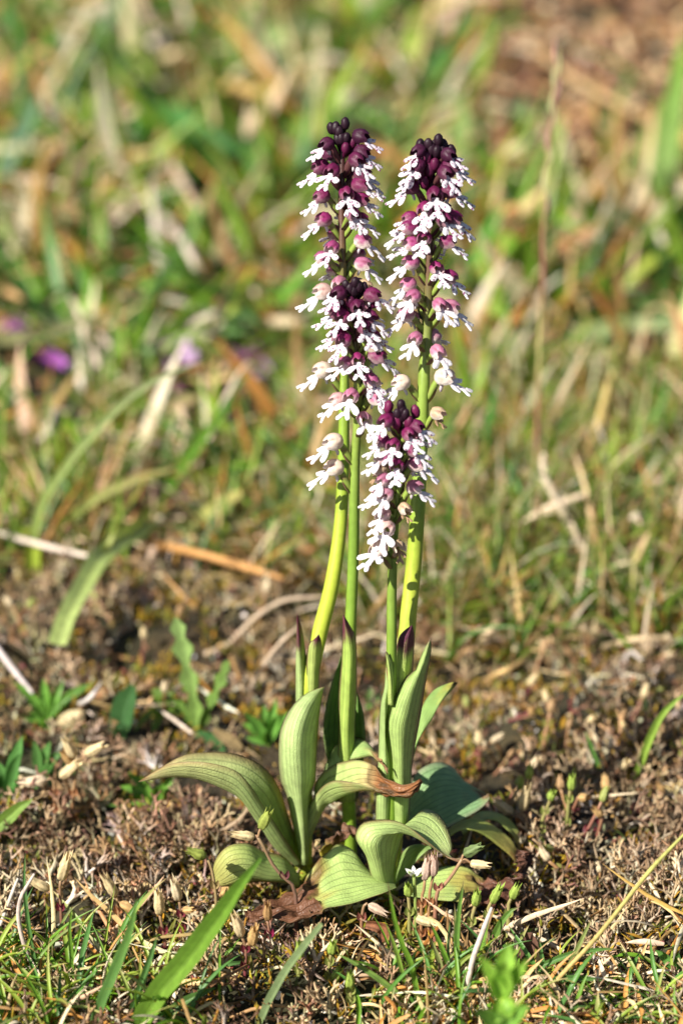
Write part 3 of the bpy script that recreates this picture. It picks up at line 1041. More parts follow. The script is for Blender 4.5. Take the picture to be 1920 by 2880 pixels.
class Orchid:
    def __init__(self, label, path, diam, colours):
        """path: pixel polyline with depth, foot first; diam in mm along it"""
        path = [(a, b, c + max(0, 1900 - b) / 1560 * 26) for a, b, c in path]      # the spikes lean back a little
        P = px3(path)
        foot = P[0]
        foot[2] = float(gz(foot[0], foot[1])) - 1.0
        self.root = thing('orchid', label, 'orchid', foot, 'burnt-tip orchids in one clump')
        self.P = resample(P, 70)
        t = np.linspace(0, 1, 70)
        self.R = np.interp(t, np.linspace(0, 1, len(diam)), diam) / 2
        V, Fc = tube(self.P, self.R, 20, 10, .035)
        tv = np.r_[np.repeat(t, 20), 0, 1]
        C = np.stack([np.interp(tv, [c[0] for c in colours], [c[1][i] for c in colours]) for i in range(3)], -1)
        C *= RNG.normal(1, .04, (len(V), 1))
        link('stem', mesh('stem', V, Fc, 'orchid_stem', C, None, True, foot), self.root)
        self.foot = foot

    def axis(self, z):
        i = np.clip(np.searchsorted(self.P[:, 2], z), 1, len(self.P) - 1)
        a, b = self.P[i - 1], self.P[i]
        k = np.clip((z - a[2]) / (b[2] - a[2] + 1e-9), 0, 1)
        return a * (1 - k) + b * k

    def place(self, o, org, az, scale, tilt=0.0):
        M = Matrix.Translation(Vector((org - self.foot) * MM)) @ Matrix.Rotation(math.pi + az, 4, 'Z') @ Matrix.Rotation(tilt, 4, 'X') @ Matrix.Scale(scale, 4)
        o.matrix_local = M

    def z_at(self, py, Y):
        return at_y(960, py, Y)[2]

    def flower(self, lipx, hoody, age, back=None, withered=False, scale=1.0, tilt=None):
        Y = self.axis(self.z_at(hoody, 8))[1]
        z = self.z_at(hoody, Y - 3)
        ax = self.axis(z - 3.2)
        if back is None:
            X = at_y(lipx, hoody, Y - 2)[0]
            s = (X - ax[0]) / 6.3
            az = math.asin(max(-.97, min(.97, s)))
            scale *= 1.0 + .22 * max(0, abs(s) - .97)
            az += random.uniform(-.08, .08)
        else:
            az = back
        scale *= random.uniform(.93, 1.07) * (1.15 if age > .8 and not withered else 1.0)
        org = np.array([ax[0], ax[1], z - 3.2 * scale])
        e = link('flower', None, self.root)
        e.empty_display_size = .002
        self.place(e, org, az, scale, random.uniform(-.12, .12) if tilt is None else tilt)
        h = link('hood', random.choice(HOODS), e)
        l = link('lip', random.choice(LIPS), e)
        link('ovary', OVARY_D if age < .34 else OVARY, e)
        link('bract', BRACT_Y if age < .6 else BRACT_O, e)
        h.color = hood_colour(age * (.72 if age < .5 else .95))
        w = random.uniform(.92, 1.02)
        pk = max(0, .3 - age)
        l.color = (.83 * w, (.80 - pk * .3) * w, (.83 - pk * .1) * w, .9 if age < .55 else .3)
        if withered:
            h.color = (.50, .38, .24, .7)
            l.color = (.42, .28, .16, .2)
            l.scale = (.6, .7, .9)
        return e

    def bud(self, px, py, c, s=1.0):
        Y = self.axis(self.z_at(py, 8))[1]
        p0 = at_y(px, py, Y)
        ax = self.axis(p0[2] - 1.2)
        sx = max(-1, min(1, (p0[0] - ax[0]) / 2.4))
        az = math.asin(sx)
        o = link('bud', random.choice(BUDS), self.root)
        z = self.z_at(py, Y - 1.9 * math.cos(az)) - 1.2 * s
        self.place(o, np.array([p0[0] - 1.9 * s * math.sin(az), ax[1], z]), az, s, random.uniform(-.2, .25))
        o.color = (*(np.array(c) * random.uniform(.8, 1.25)), 0)

    def fill_back(self, y0, y1, n, a0, a1):
        """flowers on the far side of the spike"""
        for i in range(n):
            f = (i + .5) / n
            self.flower(0, y0 + (y1 - y0) * f, a0 + (a1 - a0) * f, back=math.pi + random.uniform(-1.15, 1.15))


BLACK = (.022, .007, .016)
MAROON = (.10, .009, .048)
YG, GR, DG = (.40, .48, .06), (.24, .38, .04), (.14, .25, .035)

o1 = Orchid('tallest orchid spike with a blackish purple tip, its lower stem curving sideways', [
    (852, 2460, 14), (857, 2082, 14), (872, 1910, 14), (900, 1776, 15), (931, 1653, 15), (955, 1494, 16), (964, 1347, 17), (967, 1163, 18),
    (967, 857, 20), (963, 735, 20), (960, 578, 21), (962, 406, 22), (961, 352, 22)],
    [3.8, 3.6, 3.5, 3.4, 3.2, 2.7, 2.3, 2.0, 1.7, 1.4, 1.0], [(0, YG), (.45, (.42, .50, .05)), (.6, GR), (.74, (.22, .30, .05)), (.86, (.12, .06, .035)), (1, (.04, .01, .02))])
for x, y in ((420, 140), (400, 118), (500, 100), (505, 185), (455, 150), (440, 215), (470, 205)):
    (fx, fy), = Q(1, [(x, y)]); o1.bud(fx, fy, BLACK, 1.0)
for x, y in ((375, 255), (545, 215), (560, 290), (500, 260)):
    (fx, fy), = Q(1, [(x, y)]); o1.bud(fx, fy, MAROON, 1.0)
for z, x, y, a in ((1, 700, 205, .08), (1, 290, 250, .16), (1, 725, 300, .16), (1, 620, 335, .22), (1, 225, 410, .26), (1, 370, 410, .26), (1, 710, 440, .24),
                   (1, 745, 540, .3), (1, 520, 545, .32), (1, 235, 590, .36), (1, 720, 640, .32), (1, 610, 705, .4), (1, 735, 770, .42), (1, 250, 780, .46),
                   (1, 720, 930, .55), (1, 375, 945, .5), (1, 225, 1050, .56), (1, 745, 1100, .6), (1, 430, 1215, .66), (2, 200, 160, .85), (2, 205, 710, 1.0)):
    (fx, fy), = Q(z, [(x, y)]); o1.flower(fx, fy, a)
(fx, fy), = Q(2, [(735, 110)]); o1.flower(fx, fy, .8, withered=True)
o1.fill_back(420, 900, 9, .15, .7)

o2 = Orchid('mid-height orchid spike overlapping the tallest one, cream lowest flowers on a straight stem', [
    (985, 2370, 15), (977, 2070, 14), (982, 1940, 14), (986, 1745, 13), (988, 1697, 13), (994, 1544, 12), (996, 1391, 11), (998, 1296, 11), (1006, 1143, 10),
    (998, 974, 9), (994, 836, 8), (994, 790, 8)], [3.0, 2.9, 2.8, 2.6, 2.4, 2.3, 2.2, 2.0, 1.7, 1.3, .9],
    [(0, GR), (.3, GR), (.6, (.18, .30, .04)), (.82, (.24, .32, .06)), (.93, (.12, .06, .04)), (1, (.04, .01, .02))])
for x, y in ((508, 95), (570, 80), (640, 125), (560, 155), (600, 120), (530, 130)):
    (fx, fy), = Q(2, [(x, y)]); o2.bud(fx, fy, BLACK, 1.0)
for x, y in ((445, 185), (470, 215), (705, 225), (605, 235), (540, 210)):
    (fx, fy), = Q(2, [(x, y)]); o2.bud(fx, fy, MAROON, 1.05)
for z, x, y, a in ((2, 385, 165, .2), (2, 615, 245, .22), (2, 790, 200, .3), (2, 330, 330, .34), (2, 435, 320, .34), (2, 680, 385, .3), (2, 760, 340, .24), (2, 330, 490, .42), (2, 455, 490, .42),
                   (2, 790, 515, .42), (2, 605, 645, .46), (2, 825, 640, .42), (2, 415, 690, .6), (2, 740, 780, .54), (2, 515, 905, .62), (2, 310, 950, .8), (2, 790, 930, .6),
                   (2, 690, 1090, .7), (3, 300, 120, 1.0), (3, 285, 330, 1.0)):
    (fx, fy), = Q(z, [(x, y)]); o2.flower(fx, fy, a)
(fx, fy), = Q(2, [(860, 580)]); o2.flower(fx, fy, .9, withered=True)
o2.fill_back(880, 1150, 6, .3, .75)

o3 = Orchid('shortest orchid spike with purple top standing before a thick pale stem', [
    (1095, 2560, 1), (1098, 2100, 1), (1099, 1940, 1), (1101, 1767, 0), (1101, 1697, 0), (1105, 1544, -1), (1113, 1430, -2), (1120, 1296, -3), (1124, 1181, -4), (1126, 1132, -4)],
    [2.6, 2.5, 2.4, 2.3, 2.1, 2.0, 1.7, 1.4, .9], [(0, GR), (.5, (.19, .31, .04)), (.85, (.2, .28, .05)), (1, (.04, .01, .02))])
for x, y in ((905, 985), (880, 1045), (935, 1045), (905, 1085), (915, 1030)):
    (fx, fy), = Q(2, [(x, y)]); o3.bud(fx, fy, BLACK, 1.0)
for x, y in ((808, 1010), (1022, 1045), (800, 1100), (960, 1100), (1035, 1160), (870, 1120)):
    (fx, fy), = Q(2, [(x, y)]); o3.bud(fx, fy, (.16, .014, .07), 1.1)
for z, x, y, a in ((2, 730, 1110, .34), (2, 1105, 1175, .26), (2, 1030, 1215, .34), (2, 820, 1275, .42), (2, 690, 1265, .46), (3, 1090, 195, .4), (3, 872, 285, .46), (3, 690, 260, .56),
                   (3, 700, 385, .62), (3, 1110, 315, .58), (3, 760, 500, .7), (3, 650, 540, .75), (3, 1100, 480, .66), (3, 710, 640, .8), (3, 790, 740, .85), (3, 700, 905, .95)):
    (fx, fy), = Q(z, [(x, y)]); o3.flower(fx, fy, a, scale=.95)
for z, x, y in ((3, 640, 340), (3, 1000, 620), (3, 930, 870)):
    (fx, fy), = Q(z, [(x, y)]); o3.flower(fx, fy, .9, withered=True, scale=.9)
o3.fill_back(1190, 1420, 5, .3, .8)

o4 = Orchid('tall orchid spike with a rounded blackish tip on a thick yellow-green stem', [
    (1090, 2565, 6), (1125, 2114, 6), (1134, 1897, 7), (1147, 1745, 7), (1149, 1717, 7), (1163, 1583, 8), (1174, 1430, 8), (1182, 1276, 9), (1191, 1066, 9),
    (1199, 951, 10), (1205, 798, 10), (1207, 693, 10), (1209, 578, 11), (1218, 425, 11), (1221, 395, 11)],
    [4.2, 4.0, 3.8, 3.6, 3.5, 3.4, 3.2, 3.0, 2.7, 2.4, 2.1, 1.8, 1.5, 1.0],
    [(0, YG), (.3, (.44, .52, .10)), (.45, (.40, .48, .05)), (.55, (.24, .36, .045)), (.72, (.24, .34, .06)), (.84, (.13, .07, .04)), (.95, (.04, .01, .02)), (1, (.03, .01, .02))])
for x, y in ((1040, 260), (1110, 235), (1180, 215), (1230, 265), (1165, 285), (1290, 305), (1205, 300), (1125, 290), (1250, 310)):
    (fx, fy), = Q(1, [(x, y)]); o4.bud(fx, fy, BLACK, 1.08)
for x, y in ((1040, 340), (1090, 345), (1150, 370), (1110, 430), (1230, 370), (1195, 420), (1010, 430), (1075, 500), (1310, 400)):
    (fx, fy), = Q(1, [(x, y)]); o4.bud(fx, fy, MAROON, 1.1)
for z, x, y, a in ((1, 965, 290, .12), (1, 960, 385, .18), (1, 1335, 325, .14), (1, 1265, 425, .2), (1, 1405, 420, .22), (1, 935, 450, .24), (1, 875, 560, .28), (1, 1170, 565, .28), (1, 1395, 600, .28),
                   (1, 1045, 665, .38), (1, 870, 770, .42), (1, 1270, 760, .36), (1, 1405, 770, .36), (1, 840, 860, .44), (1, 1030, 900, .42), (1, 1350, 960, .44), (1, 890, 985, .52),
                   (1, 840, 1120, .55), (1, 1205, 1140, .48), (1, 1400, 1220, .48), (2, 850, 90, .58), (2, 925, 160, .58), (2, 1240, 230, .58), (2, 1410, 270, .64), (2, 825, 320, .66),
                   (2, 970, 465, .62), (2, 1225, 545, .64)):
    (fx, fy), = Q(z, [(x, y)]); o4.flower(fx, fy, a)
for z, x, y in ((2, 1355, 790), (2, 850, 800), (2, 1260, 1055)):
    (fx, fy), = Q(z, [(x, y)]); o4.flower(fx, fy, 1.0, withered=(y > 1000))
o4.fill_back(450, 1000, 9, .2, .75)

# ---- leaves and sheaths
PURP = (.15, .03, .06)
# o1: outer sheath leaf, inner sheath, broad upright leaf, arching side leaf, low leaf
leaf(o1.root, [Q(4, [(318, 1330, 16), (300, 980, 15), (302, 650, 15), (305, 300, 15), (313, 100, 15)]),
               Q(4, [(340, 1330, 13), (330, 980, 12), (335, 650, 12), (325, 300, 13), (313, 100, 15)]),
               Q(4, [(400, 1330, 16), (390, 980, 16), (384, 600, 15), (372, 380, 16), (345, 200, 16), (313, 100, 15)])], tip0=.80, edge=PURP, edgew=.09, veins=6)
leaf(o1.root, [Q(4, [(360, 800, 14), (372, 500, 13), (372, 420, 13), (385, 305, 13), (420, 270, 13), (452, 238, 14)]),
               Q(4, [(410, 800, 11), (420, 500, 11.5), (425, 420, 11.8), (430, 330, 12), (440, 280, 12.6), (452, 238, 14)]),
               Q(4, [(450, 800, 14), (458, 500, 14), (466, 420, 14), (472, 330, 14.5), (468, 280, 14.5), (452, 238, 14)])], (.38, .46, .13), tip0=.80, edge=PURP, edgew=.1, veins=5)
leaf(o1.root, [Q(5, [(1275, 1000, 11)]) + Q(4, [(245, 1300, 9), (205, 1200, 8), (188, 1040, 6), (200, 870, 6), (262, 730, 8), (360, 632, 10), (490, 578, 13)]),
               Q(5, [(1300, 1000, 8)]) + Q(4, [(330, 1290, 4), (325, 1180, 2.5), (315, 1020, 1.5), (325, 860, 2.5), (368, 735, 5), (425, 645, 8), (490, 578, 13)]),
               Q(5, [(1325, 1000, 11)]) + Q(4, [(395, 1310, 9), (430, 1190, 9), (440, 1020, 9), (447, 850, 10), (462, 720, 11), (480, 620, 12), (490, 578, 13)])],
     (0.44, 0.56, 0.23), tipc=(.30, .14, .06), tip0=.955, edge=(.3, .28, .14), veins=10, yellow=(.9, 1.1, (.5, .48, .2)))
leaf(o1.root, [Q(5, [(1290, 1010, 10), (1150, 800, 4), (1000, 570, 0), (880, 390, -3), (780, 300, -4), (600, 248, -5), (420, 240, -4), (260, 275, -2), (75, 388, 0)]),
               Q(5, [(1240, 1010, 12), (1090, 860, 8), (980, 690, 4), (840, 510, 1), (700, 430, 0), (520, 362, 0), (380, 345, 0), (240, 355, 0), (75, 388, 0)]),
               Q(5, [(1290, 940, 16), (1200, 700, 14), (1110, 430, 12), (1020, 300, 11), (900, 220, 10), (740, 175, 9), (560, 172, 7), (380, 205, 4), (75, 388, 0)])],
     (0.41, 0.52, 0.20), tipc=(.35, .18, .08), tip0=.97, edge=(.30, .20, .09), edgew=.03, yellow=(.5, .95, (.60, .54, .26)), spots=4, veins=13, nu=13, nv=32)
leaf(o1.root, [Q(5, [(1260, 1080, 8), (1150, 945, 6), (1000, 905, 3), (880, 840, 0), (740, 860, -2), (650, 950, -3), (620, 1060, -4)]),
               Q(5, [(1260, 1110, 4), (1150, 1050, 1), (1000, 1020, -2), (880, 960, -4), (760, 970, -5), (680, 1050, -5), (630, 1110, -4)]),
               Q(5, [(1250, 1170, 3), (1150, 1130, 0), (1000, 1120, -2), (880, 1130, -4), (780, 1150, -5), (700, 1160, -5), (645, 1150, -5)])],
     (0.38, 0.49, 0.16), yellow=(.5, 1.0, (.42, .40, .12)), edge=(.35, .25, .08), veins=8)

# o2: back leaf coloured darker for its shade, stem sheath, two arching leaves with burnt tips
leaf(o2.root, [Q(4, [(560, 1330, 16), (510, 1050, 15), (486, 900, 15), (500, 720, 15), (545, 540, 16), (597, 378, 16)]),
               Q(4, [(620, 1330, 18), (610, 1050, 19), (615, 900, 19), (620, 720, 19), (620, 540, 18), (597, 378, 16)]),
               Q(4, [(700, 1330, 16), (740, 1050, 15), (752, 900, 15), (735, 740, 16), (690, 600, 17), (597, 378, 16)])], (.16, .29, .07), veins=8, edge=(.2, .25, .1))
leaf(o2.root, [Q(4, [(580, 1330, 14), (575, 900, 13), (582, 650, 13), (597, 400, 13), (603, 250, 12.5), (611, 108, 12)]),
               Q(4, [(640, 1330, 11), (635, 900, 10), (645, 650, 10), (650, 400, 10.3), (640, 250, 11), (611, 108, 12)]),
               Q(4, [(700, 1330, 14), (690, 900, 14), (697, 650, 13.5), (703, 400, 13.5), (695, 260, 13.5), (650, 170, 13), (611, 108, 12)])],
     (0.37, 0.50, 0.11), tipc=(.17, .04, .07), tip0=.83, edge=PURP, edgew=.05, veins=5)
leaf(o2.root, [Q(4, [(370, 1384, 9), (420, 1300, 7), (480, 1225, 4), (560, 1190, 1), (680, 1205, -2), (800, 1240, -5), (925, 1300, -7), (1040, 1290, -7), (1090, 1230, -5), (1110, 1175, -4)]),
               Q(5, [(1310, 900, 10)]) + Q(4, [(480, 1384, 10), (560, 1320, 7), (640, 1270, 4), (730, 1235, 1), (830, 1235, -2), (930, 1275, -5), (1040, 1265, -6), (1090, 1222, -5), (1110, 1175, -4)]),
               Q(4, [(430, 1384, 15), (432, 1220, 14), (490, 1130, 12), (580, 1075, 9), (690, 1055, 5), (780, 1075, 1), (850, 1130, -3), (960, 1215, -5), (1050, 1205, -5), (1110, 1175, -4)])],
     (0.44, 0.54, 0.20), yellow=(.44, .66, (.58, .48, .22)), brown=(.66, .76, (.28, .12, .045)), crumple=1.1, edge=(.2, .13, .06), edgew=.04, spots=3, nv=60, nu=25, veins=11)
leaf(o2.root, [Q(4, [(495, 1170, 15), (540, 1120, 13), (620, 1065, 11), (720, 1045, 9), (800, 1035, 3), (860, 1085, -2), (900, 1140, -4)]),
               Q(4, [(490, 1150, 17), (530, 1070, 15), (610, 1010, 13), (710, 990, 11), (790, 1000, 5), (850, 1070, -1), (900, 1140, -4)]),
               Q(4, [(500, 1120, 18), (530, 1020, 18), (590, 940, 17), (660, 908, 16), (750, 925, 14), (820, 1010, 7), (870, 1070, -1), (900, 1140, -4)])],
     (0.39, 0.54, 0.19), yellow=(.5, .85, (.5, .46, .18)), brown=(.76, .86, (.36, .20, .10)), crumple=.6, edge=(.25, .18, .08), spots=1, veins=9)

# o4 / o3: sheaths round the thick stem, big bottom leaves
leaf(o4.root, [Q(4, [(905, 900, 6), (920, 640, 5), (942, 450, 5), (960, 300, 5), (985, 235, 5), (1057, 180, 5)]),
               Q(4, [(980, 900, 2), (985, 640, 2), (1000, 450, 2.2), (1015, 300, 3), (1030, 240, 3.6), (1057, 180, 5)]),
               Q(4, [(1060, 900, 6), (1060, 640, 6), (1062, 450, 6), (1068, 300, 6), (1068, 230, 6), (1057, 180, 5)])],
     (0.46, 0.57, 0.15), tipc=(.13, .03, .06), tip0=.70, edge=PURP, edgew=.05, veins=6, label='sheath with a streaked purple tip')
leaf(o4.root, [Q(4, [(925, 1500, 3), (915, 1100, 2), (888, 850, 1), (905, 740, 1), (955, 620, 1), (1025, 500, 3), (1070, 485, 4), (1110, 390, 4), (1178, 262, 4)]),
               Q(4, [(985, 1500, -1.5), (985, 1100, -2.5), (985, 850, -3), (1010, 740, -2.5), (1045, 620, -1.5), (1090, 500, 0), (1115, 450, 1), (1145, 370, 2.5), (1178, 262, 4)]),
               Q(4, [(1035, 1500, 3), (1062, 1050, 3), (1108, 800, 3), (1125, 700, 3), (1140, 600, 4), (1165, 460, 4), (1180, 380, 4.5), (1184, 320, 4.5), (1178, 262, 4)])],
     (0.37, 0.50, 0.16), tipc=(.2, .08, .1), tip0=.95, edge=PURP, edgew=.035, veins=9)
leaf(o3.root, [Q(4, [(815, 1500, 2), (825, 1150, 1), (840, 900, 1), (848, 690, 1), (872, 590, 0), (880, 530, 0), (886, 448, 0)]),
               Q(4, [(870, 1500, -1), (880, 1150, -1.5), (875, 900, -1.5), (880, 690, -1.5), (900, 590, -1.2), (900, 530, -.8), (886, 448, 0)]),
               Q(4, [(925, 1500, 1), (930, 1190, 1), (905, 1000, 0), (885, 840, 0), (908, 660, .5), (928, 570, .5), (930, 500, .5), (886, 448, 0)])],
     (0.39, 0.52, 0.19), tipc=(.32, .2, .1), tip0=.93, edge=(.2, .12, .08), edgew=.06, veins=6)
leaf(o3.root, [Q(4, [(890, 700, 0), (893, 500, 0), (890, 350, 0)]), Q(4, [(920, 700, -2), (915, 500, -1.6), (890, 350, 0)]), Q(4, [(945, 700, 1), (935, 450, 1), (890, 350, 0)])],
     (0.44, 0.55, 0.16), tip0=.9, veins=3, edge=PURP, edgew=.06)
leaf(o4.root, [Q(4, [(1040, 1150, 9), (1080, 980, 11), (1130, 870, 13), (1185, 790, 15), (1250, 675, 17), (1320, 600, 19), (1355, 553, 20)]),
               Q(4, [(1040, 1100, 12), (1080, 920, 14), (1120, 800, 15), (1165, 720, 17), (1230, 640, 19), (1300, 580, 20), (1355, 553, 20)]),
               Q(4, [(1040, 1000, 13), (1075, 850, 15), (1110, 760, 17), (1140, 680, 19), (1200, 600, 20), (1280, 562, 21), (1355, 553, 20)])],
     (0.25, 0.39, 0.11), yellow=(.7, .95, (.42, .40, .08)), tipc=(.07, .03, .03), tip0=.93, veins=7)
# broad leaf in the clump's own shade, base colour darker and bluer for it
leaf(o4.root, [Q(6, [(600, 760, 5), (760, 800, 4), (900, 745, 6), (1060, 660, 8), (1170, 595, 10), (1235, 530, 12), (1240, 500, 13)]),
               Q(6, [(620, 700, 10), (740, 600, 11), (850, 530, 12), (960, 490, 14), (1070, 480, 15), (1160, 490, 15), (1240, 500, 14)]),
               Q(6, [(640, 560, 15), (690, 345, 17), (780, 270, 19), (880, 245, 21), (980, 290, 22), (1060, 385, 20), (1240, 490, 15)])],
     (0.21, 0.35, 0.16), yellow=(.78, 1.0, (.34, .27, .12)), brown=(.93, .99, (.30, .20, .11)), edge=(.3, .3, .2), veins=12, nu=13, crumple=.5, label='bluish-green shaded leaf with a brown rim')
leaf(o4.root, [Q(6, [(850, 900, 3), (960, 790, 4), (1070, 745, 5), (1200, 780, 7), (1310, 860, 8), (1400, 940, 9), (1436, 985, 9)]),
               Q(6, [(880, 840, 6), (1000, 740, 8), (1100, 705, 9), (1220, 730, 10), (1330, 800, 11), (1410, 890, 10), (1436, 985, 9)]),
               Q(6, [(900, 780, 8), (1000, 690, 11), (1110, 665, 12), (1240, 690, 13), (1350, 770, 13), (1425, 860, 12), (1436, 985, 9)])],
     (0.35, 0.40, 0.09), yellow=(.45, .9, (.44, .38, .10)), brown=(.92, .97, (.28, .13, .06)), veins=8, crumple=.4)
leaf(o4.root, [Q(6, [(1050, 780, 13), (1150, 690, 14), (1280, 670, 15), (1390, 760, 15), (1440, 850, 15), (1470, 920, 14)]),
               Q(6, [(1050, 740, 17), (1160, 650, 18), (1290, 640, 19), (1400, 720, 18), (1450, 810, 16), (1470, 920, 14)]),
               Q(6, [(1060, 700, 20), (1170, 610, 21), (1300, 620, 22), (1410, 690, 20), (1490, 820, 17), (1470, 920, 14)])],
     (0.29, 0.35, 0.09), yellow=(.6, 1.0, (.38, .32, .10)), brown=(.95, 1.0, (.2, .1, .05)), veins=7)
# front leaf arching over to a burnt twisted tip
leaf(o3.root, [Q(6, [(430, 1190, -3), (375, 1080, -5), (335, 930, -7), (255, 800, -9), (300, 695, -9), (400, 668, -9), (540, 672, -9), (660, 725, -9), (760, 800, -9), (860, 885, -9), (950, 950, -9), (1130, 1003, -9)]),
               Q(6, [(500, 1190, -6), (460, 1080, -9), (440, 950, -11), (430, 850, -12), (470, 790, -11), (540, 770, -10), (620, 770, -8), (700, 790, -7), (800, 850, -7), (880, 905, -8), (960, 960, -9), (1130, 1003, -9)]),
               Q(6, [(560, 1190, -3), (550, 1080, -3), (565, 960, -3), (590, 850, -2), (620, 760, 0), (660, 690, 1), (760, 592, 2), (870, 630, 0), (940, 740, -3), (970, 870, -6), (955, 940, -8), (1130, 1003, -9)])],
     (0.43, 0.55, 0.20), yellow=(.66, .86, (.46, .44, .20)), brown=(.87, .93, (.34, .19, .11)), crumple=.8, edge=(.25, .15, .07), edgew=.035, nv=40, nu=13, veins=11, label='front leaf arching over to a brown twisted tip')
leaf(o3.root, [Q(6, [(545, 1190, -2), (560, 1140, -3), (640, 1060, -4), (740, 940, -5), (815, 875, -5)]),
               Q(6, [(560, 1150, 1), (580, 1060, 0), (640, 980, -1), (730, 900, -3), (815, 870, -5)]),
               Q(6, [(560, 1100, 3), (570, 1000, 3), (610, 900, 2), (700, 850, 0), (815, 865, -4)])], (.22, .33, .10), edge=(.36, .45, .2), edgew=.08, veins=6)
# leaf spread on the ground to the crumpled dead one
leaf(o3.root, [Q(6, [(560, 1160, -9), (480, 1205, -13), (380, 1240, -15), (250, 1275, -17), (120, 1300, -18)]) + Q(5, [(1440, 1320, -18), (1300, 1420, -19), (1200, 1450, -19), (1050, 1420, -18), (900, 1390, -17)]),
               Q(6, [(545, 1140, -6), (450, 1130, -8), (340, 1130, -9), (220, 1150, -10), (100, 1180, -11)]) + Q(5, [(1390, 1240, -12), (1290, 1270, -13), (1180, 1300, -14), (1040, 1340, -15), (880, 1385, -16)]),
               Q(6, [(500, 1110, -3), (400, 1080, -2), (320, 1000, -1), (240, 890, 0), (130, 845, 0)]) + Q(5, [(1470, 900, -1), (1400, 960, -4), (1310, 1080, -6), (1230, 1200, -9), (1050, 1270, -12), (870, 1380, -16)])],
     (0.37, 0.49, 0.16), yellow=(.42, .58, (.46, .38, .10)), brown=(.53, .60, (.19, .085, .045)), crumple=1.7, edge=(.2, .1, .05), edgew=.04, spots=2, nv=80, nu=31, veins=11, label='ground leaf ending in a crumpled brown dead half')
leaf(o1.root, [Q(6, [(60, 1010, 2), (20, 960, 1), (0, 900, 1), (60, 840, 2), (140, 800, 3), (200, 830, 3)]),
               Q(6, [(100, 960, 4), (80, 900, 4), (90, 830, 5), (130, 790, 6), (180, 770, 6), (240, 775, 5)]),
               Q(6, [(160, 920, 6), (180, 860, 7), (190, 800, 8), (200, 750, 8), (240, 735, 8), (290, 745, 7)])],
     (0.53, 0.43, 0.07), brown=(.45, .6, (.25, .13, .08)), crumple=1.5, veins=5, name='withered_leaf')
# yellowing leaf on the ground with dead curled end
leaf(o4.root, [Q(6, [(640, 1230, -7), (800, 1255, -8), (960, 1265, -9), (1120, 1280, -9), (1280, 1270, -9), (1400, 1220, -8)]),
               Q(6, [(640, 1170, -3), (800, 1160, -4), (960, 1150, -4), (1100, 1160, -4), (1260, 1190, -5), (1420, 1190, -6)]),
               Q(6, [(680, 1080, 1), (800, 1040, 1), (940, 1010, 1), (1080, 1020, 1), (1200, 1100, 0), (1430, 1150, -4)])],
     (0.37, 0.48, 0.15), yellow=(.3, .6, (.46, .40, .10)), brown=(.58, .66, (.15, .065, .04)), crumple=1.8, veins=9, nu=25, nv=50)
leaf(o4.root, [Q(6, [(1290, 1240, -5), (1380, 1180, -5), (1440, 1080, -3), (1450, 960, 2), (1490, 900, 4)]),
               Q(6, [(1330, 1230, -3), (1430, 1160, -3), (1480, 1070, 0), (1500, 960, 4), (1520, 880, 6)]),
               Q(6, [(1400, 1200, -3), (1490, 1130, -1), (1520, 1060, 2), (1560, 960, 6), (1560, 890, 8)])],
     (0.26, 0.11, 0.06), brown=(.0, .1, (.15, .07, .045)), crumple=2.0, veins=5, nu=21, nv=40, name='withered_leaf')

# ------------------------------------------------------------------ single blades, stalks and straws that can be told apart
G1, G2, G3, G4 = (.13, .26, .03), (.09, .20, .055), (.20, .31, .05), (.26, .33, .12)
PALE, TAN, ORANGE, GREY = (.66, .58, .46), (.56, .42, .22), (.50, .24, .07), (.60, .55, .50)


def stalk_path(z, pts, lean=0.0, lift=0.6, n=16, y0=None):
    """foot on the turf, then each pixel's ray at a depth that leans steadily from the foot's"""
    p = Q(z, pts)
    foot = ground(p[0][0], p[0][1])
    if y0 is None:
        y0 = foot[1]
    P = []
    L = len(p) - 1
    for i, a in enumerate(p):
        Y = y0 + (a[2] if len(a) > 2 else lean * (i / L) ** 1.2)
        q = at_y(a[0], a[1], Y)
        if q[2] < gz(q[0], q[1]) + lift * .5 and (i > 0 or q[2] < gz(q[0], q[1])):
            q = ground(a[0], a[1], lift if i else .2)
        P.append(q)
    if y0 != foot[1]:
        b = P[0].copy(); b[2] = float(gz(b[0], b[1])) - .8
        if P[0][2] - b[2] > 1.5:
            P.insert(0, b)
    P[0] = P[0] - np.array([0, 0, .8])
    return resample(np.array(P), n)


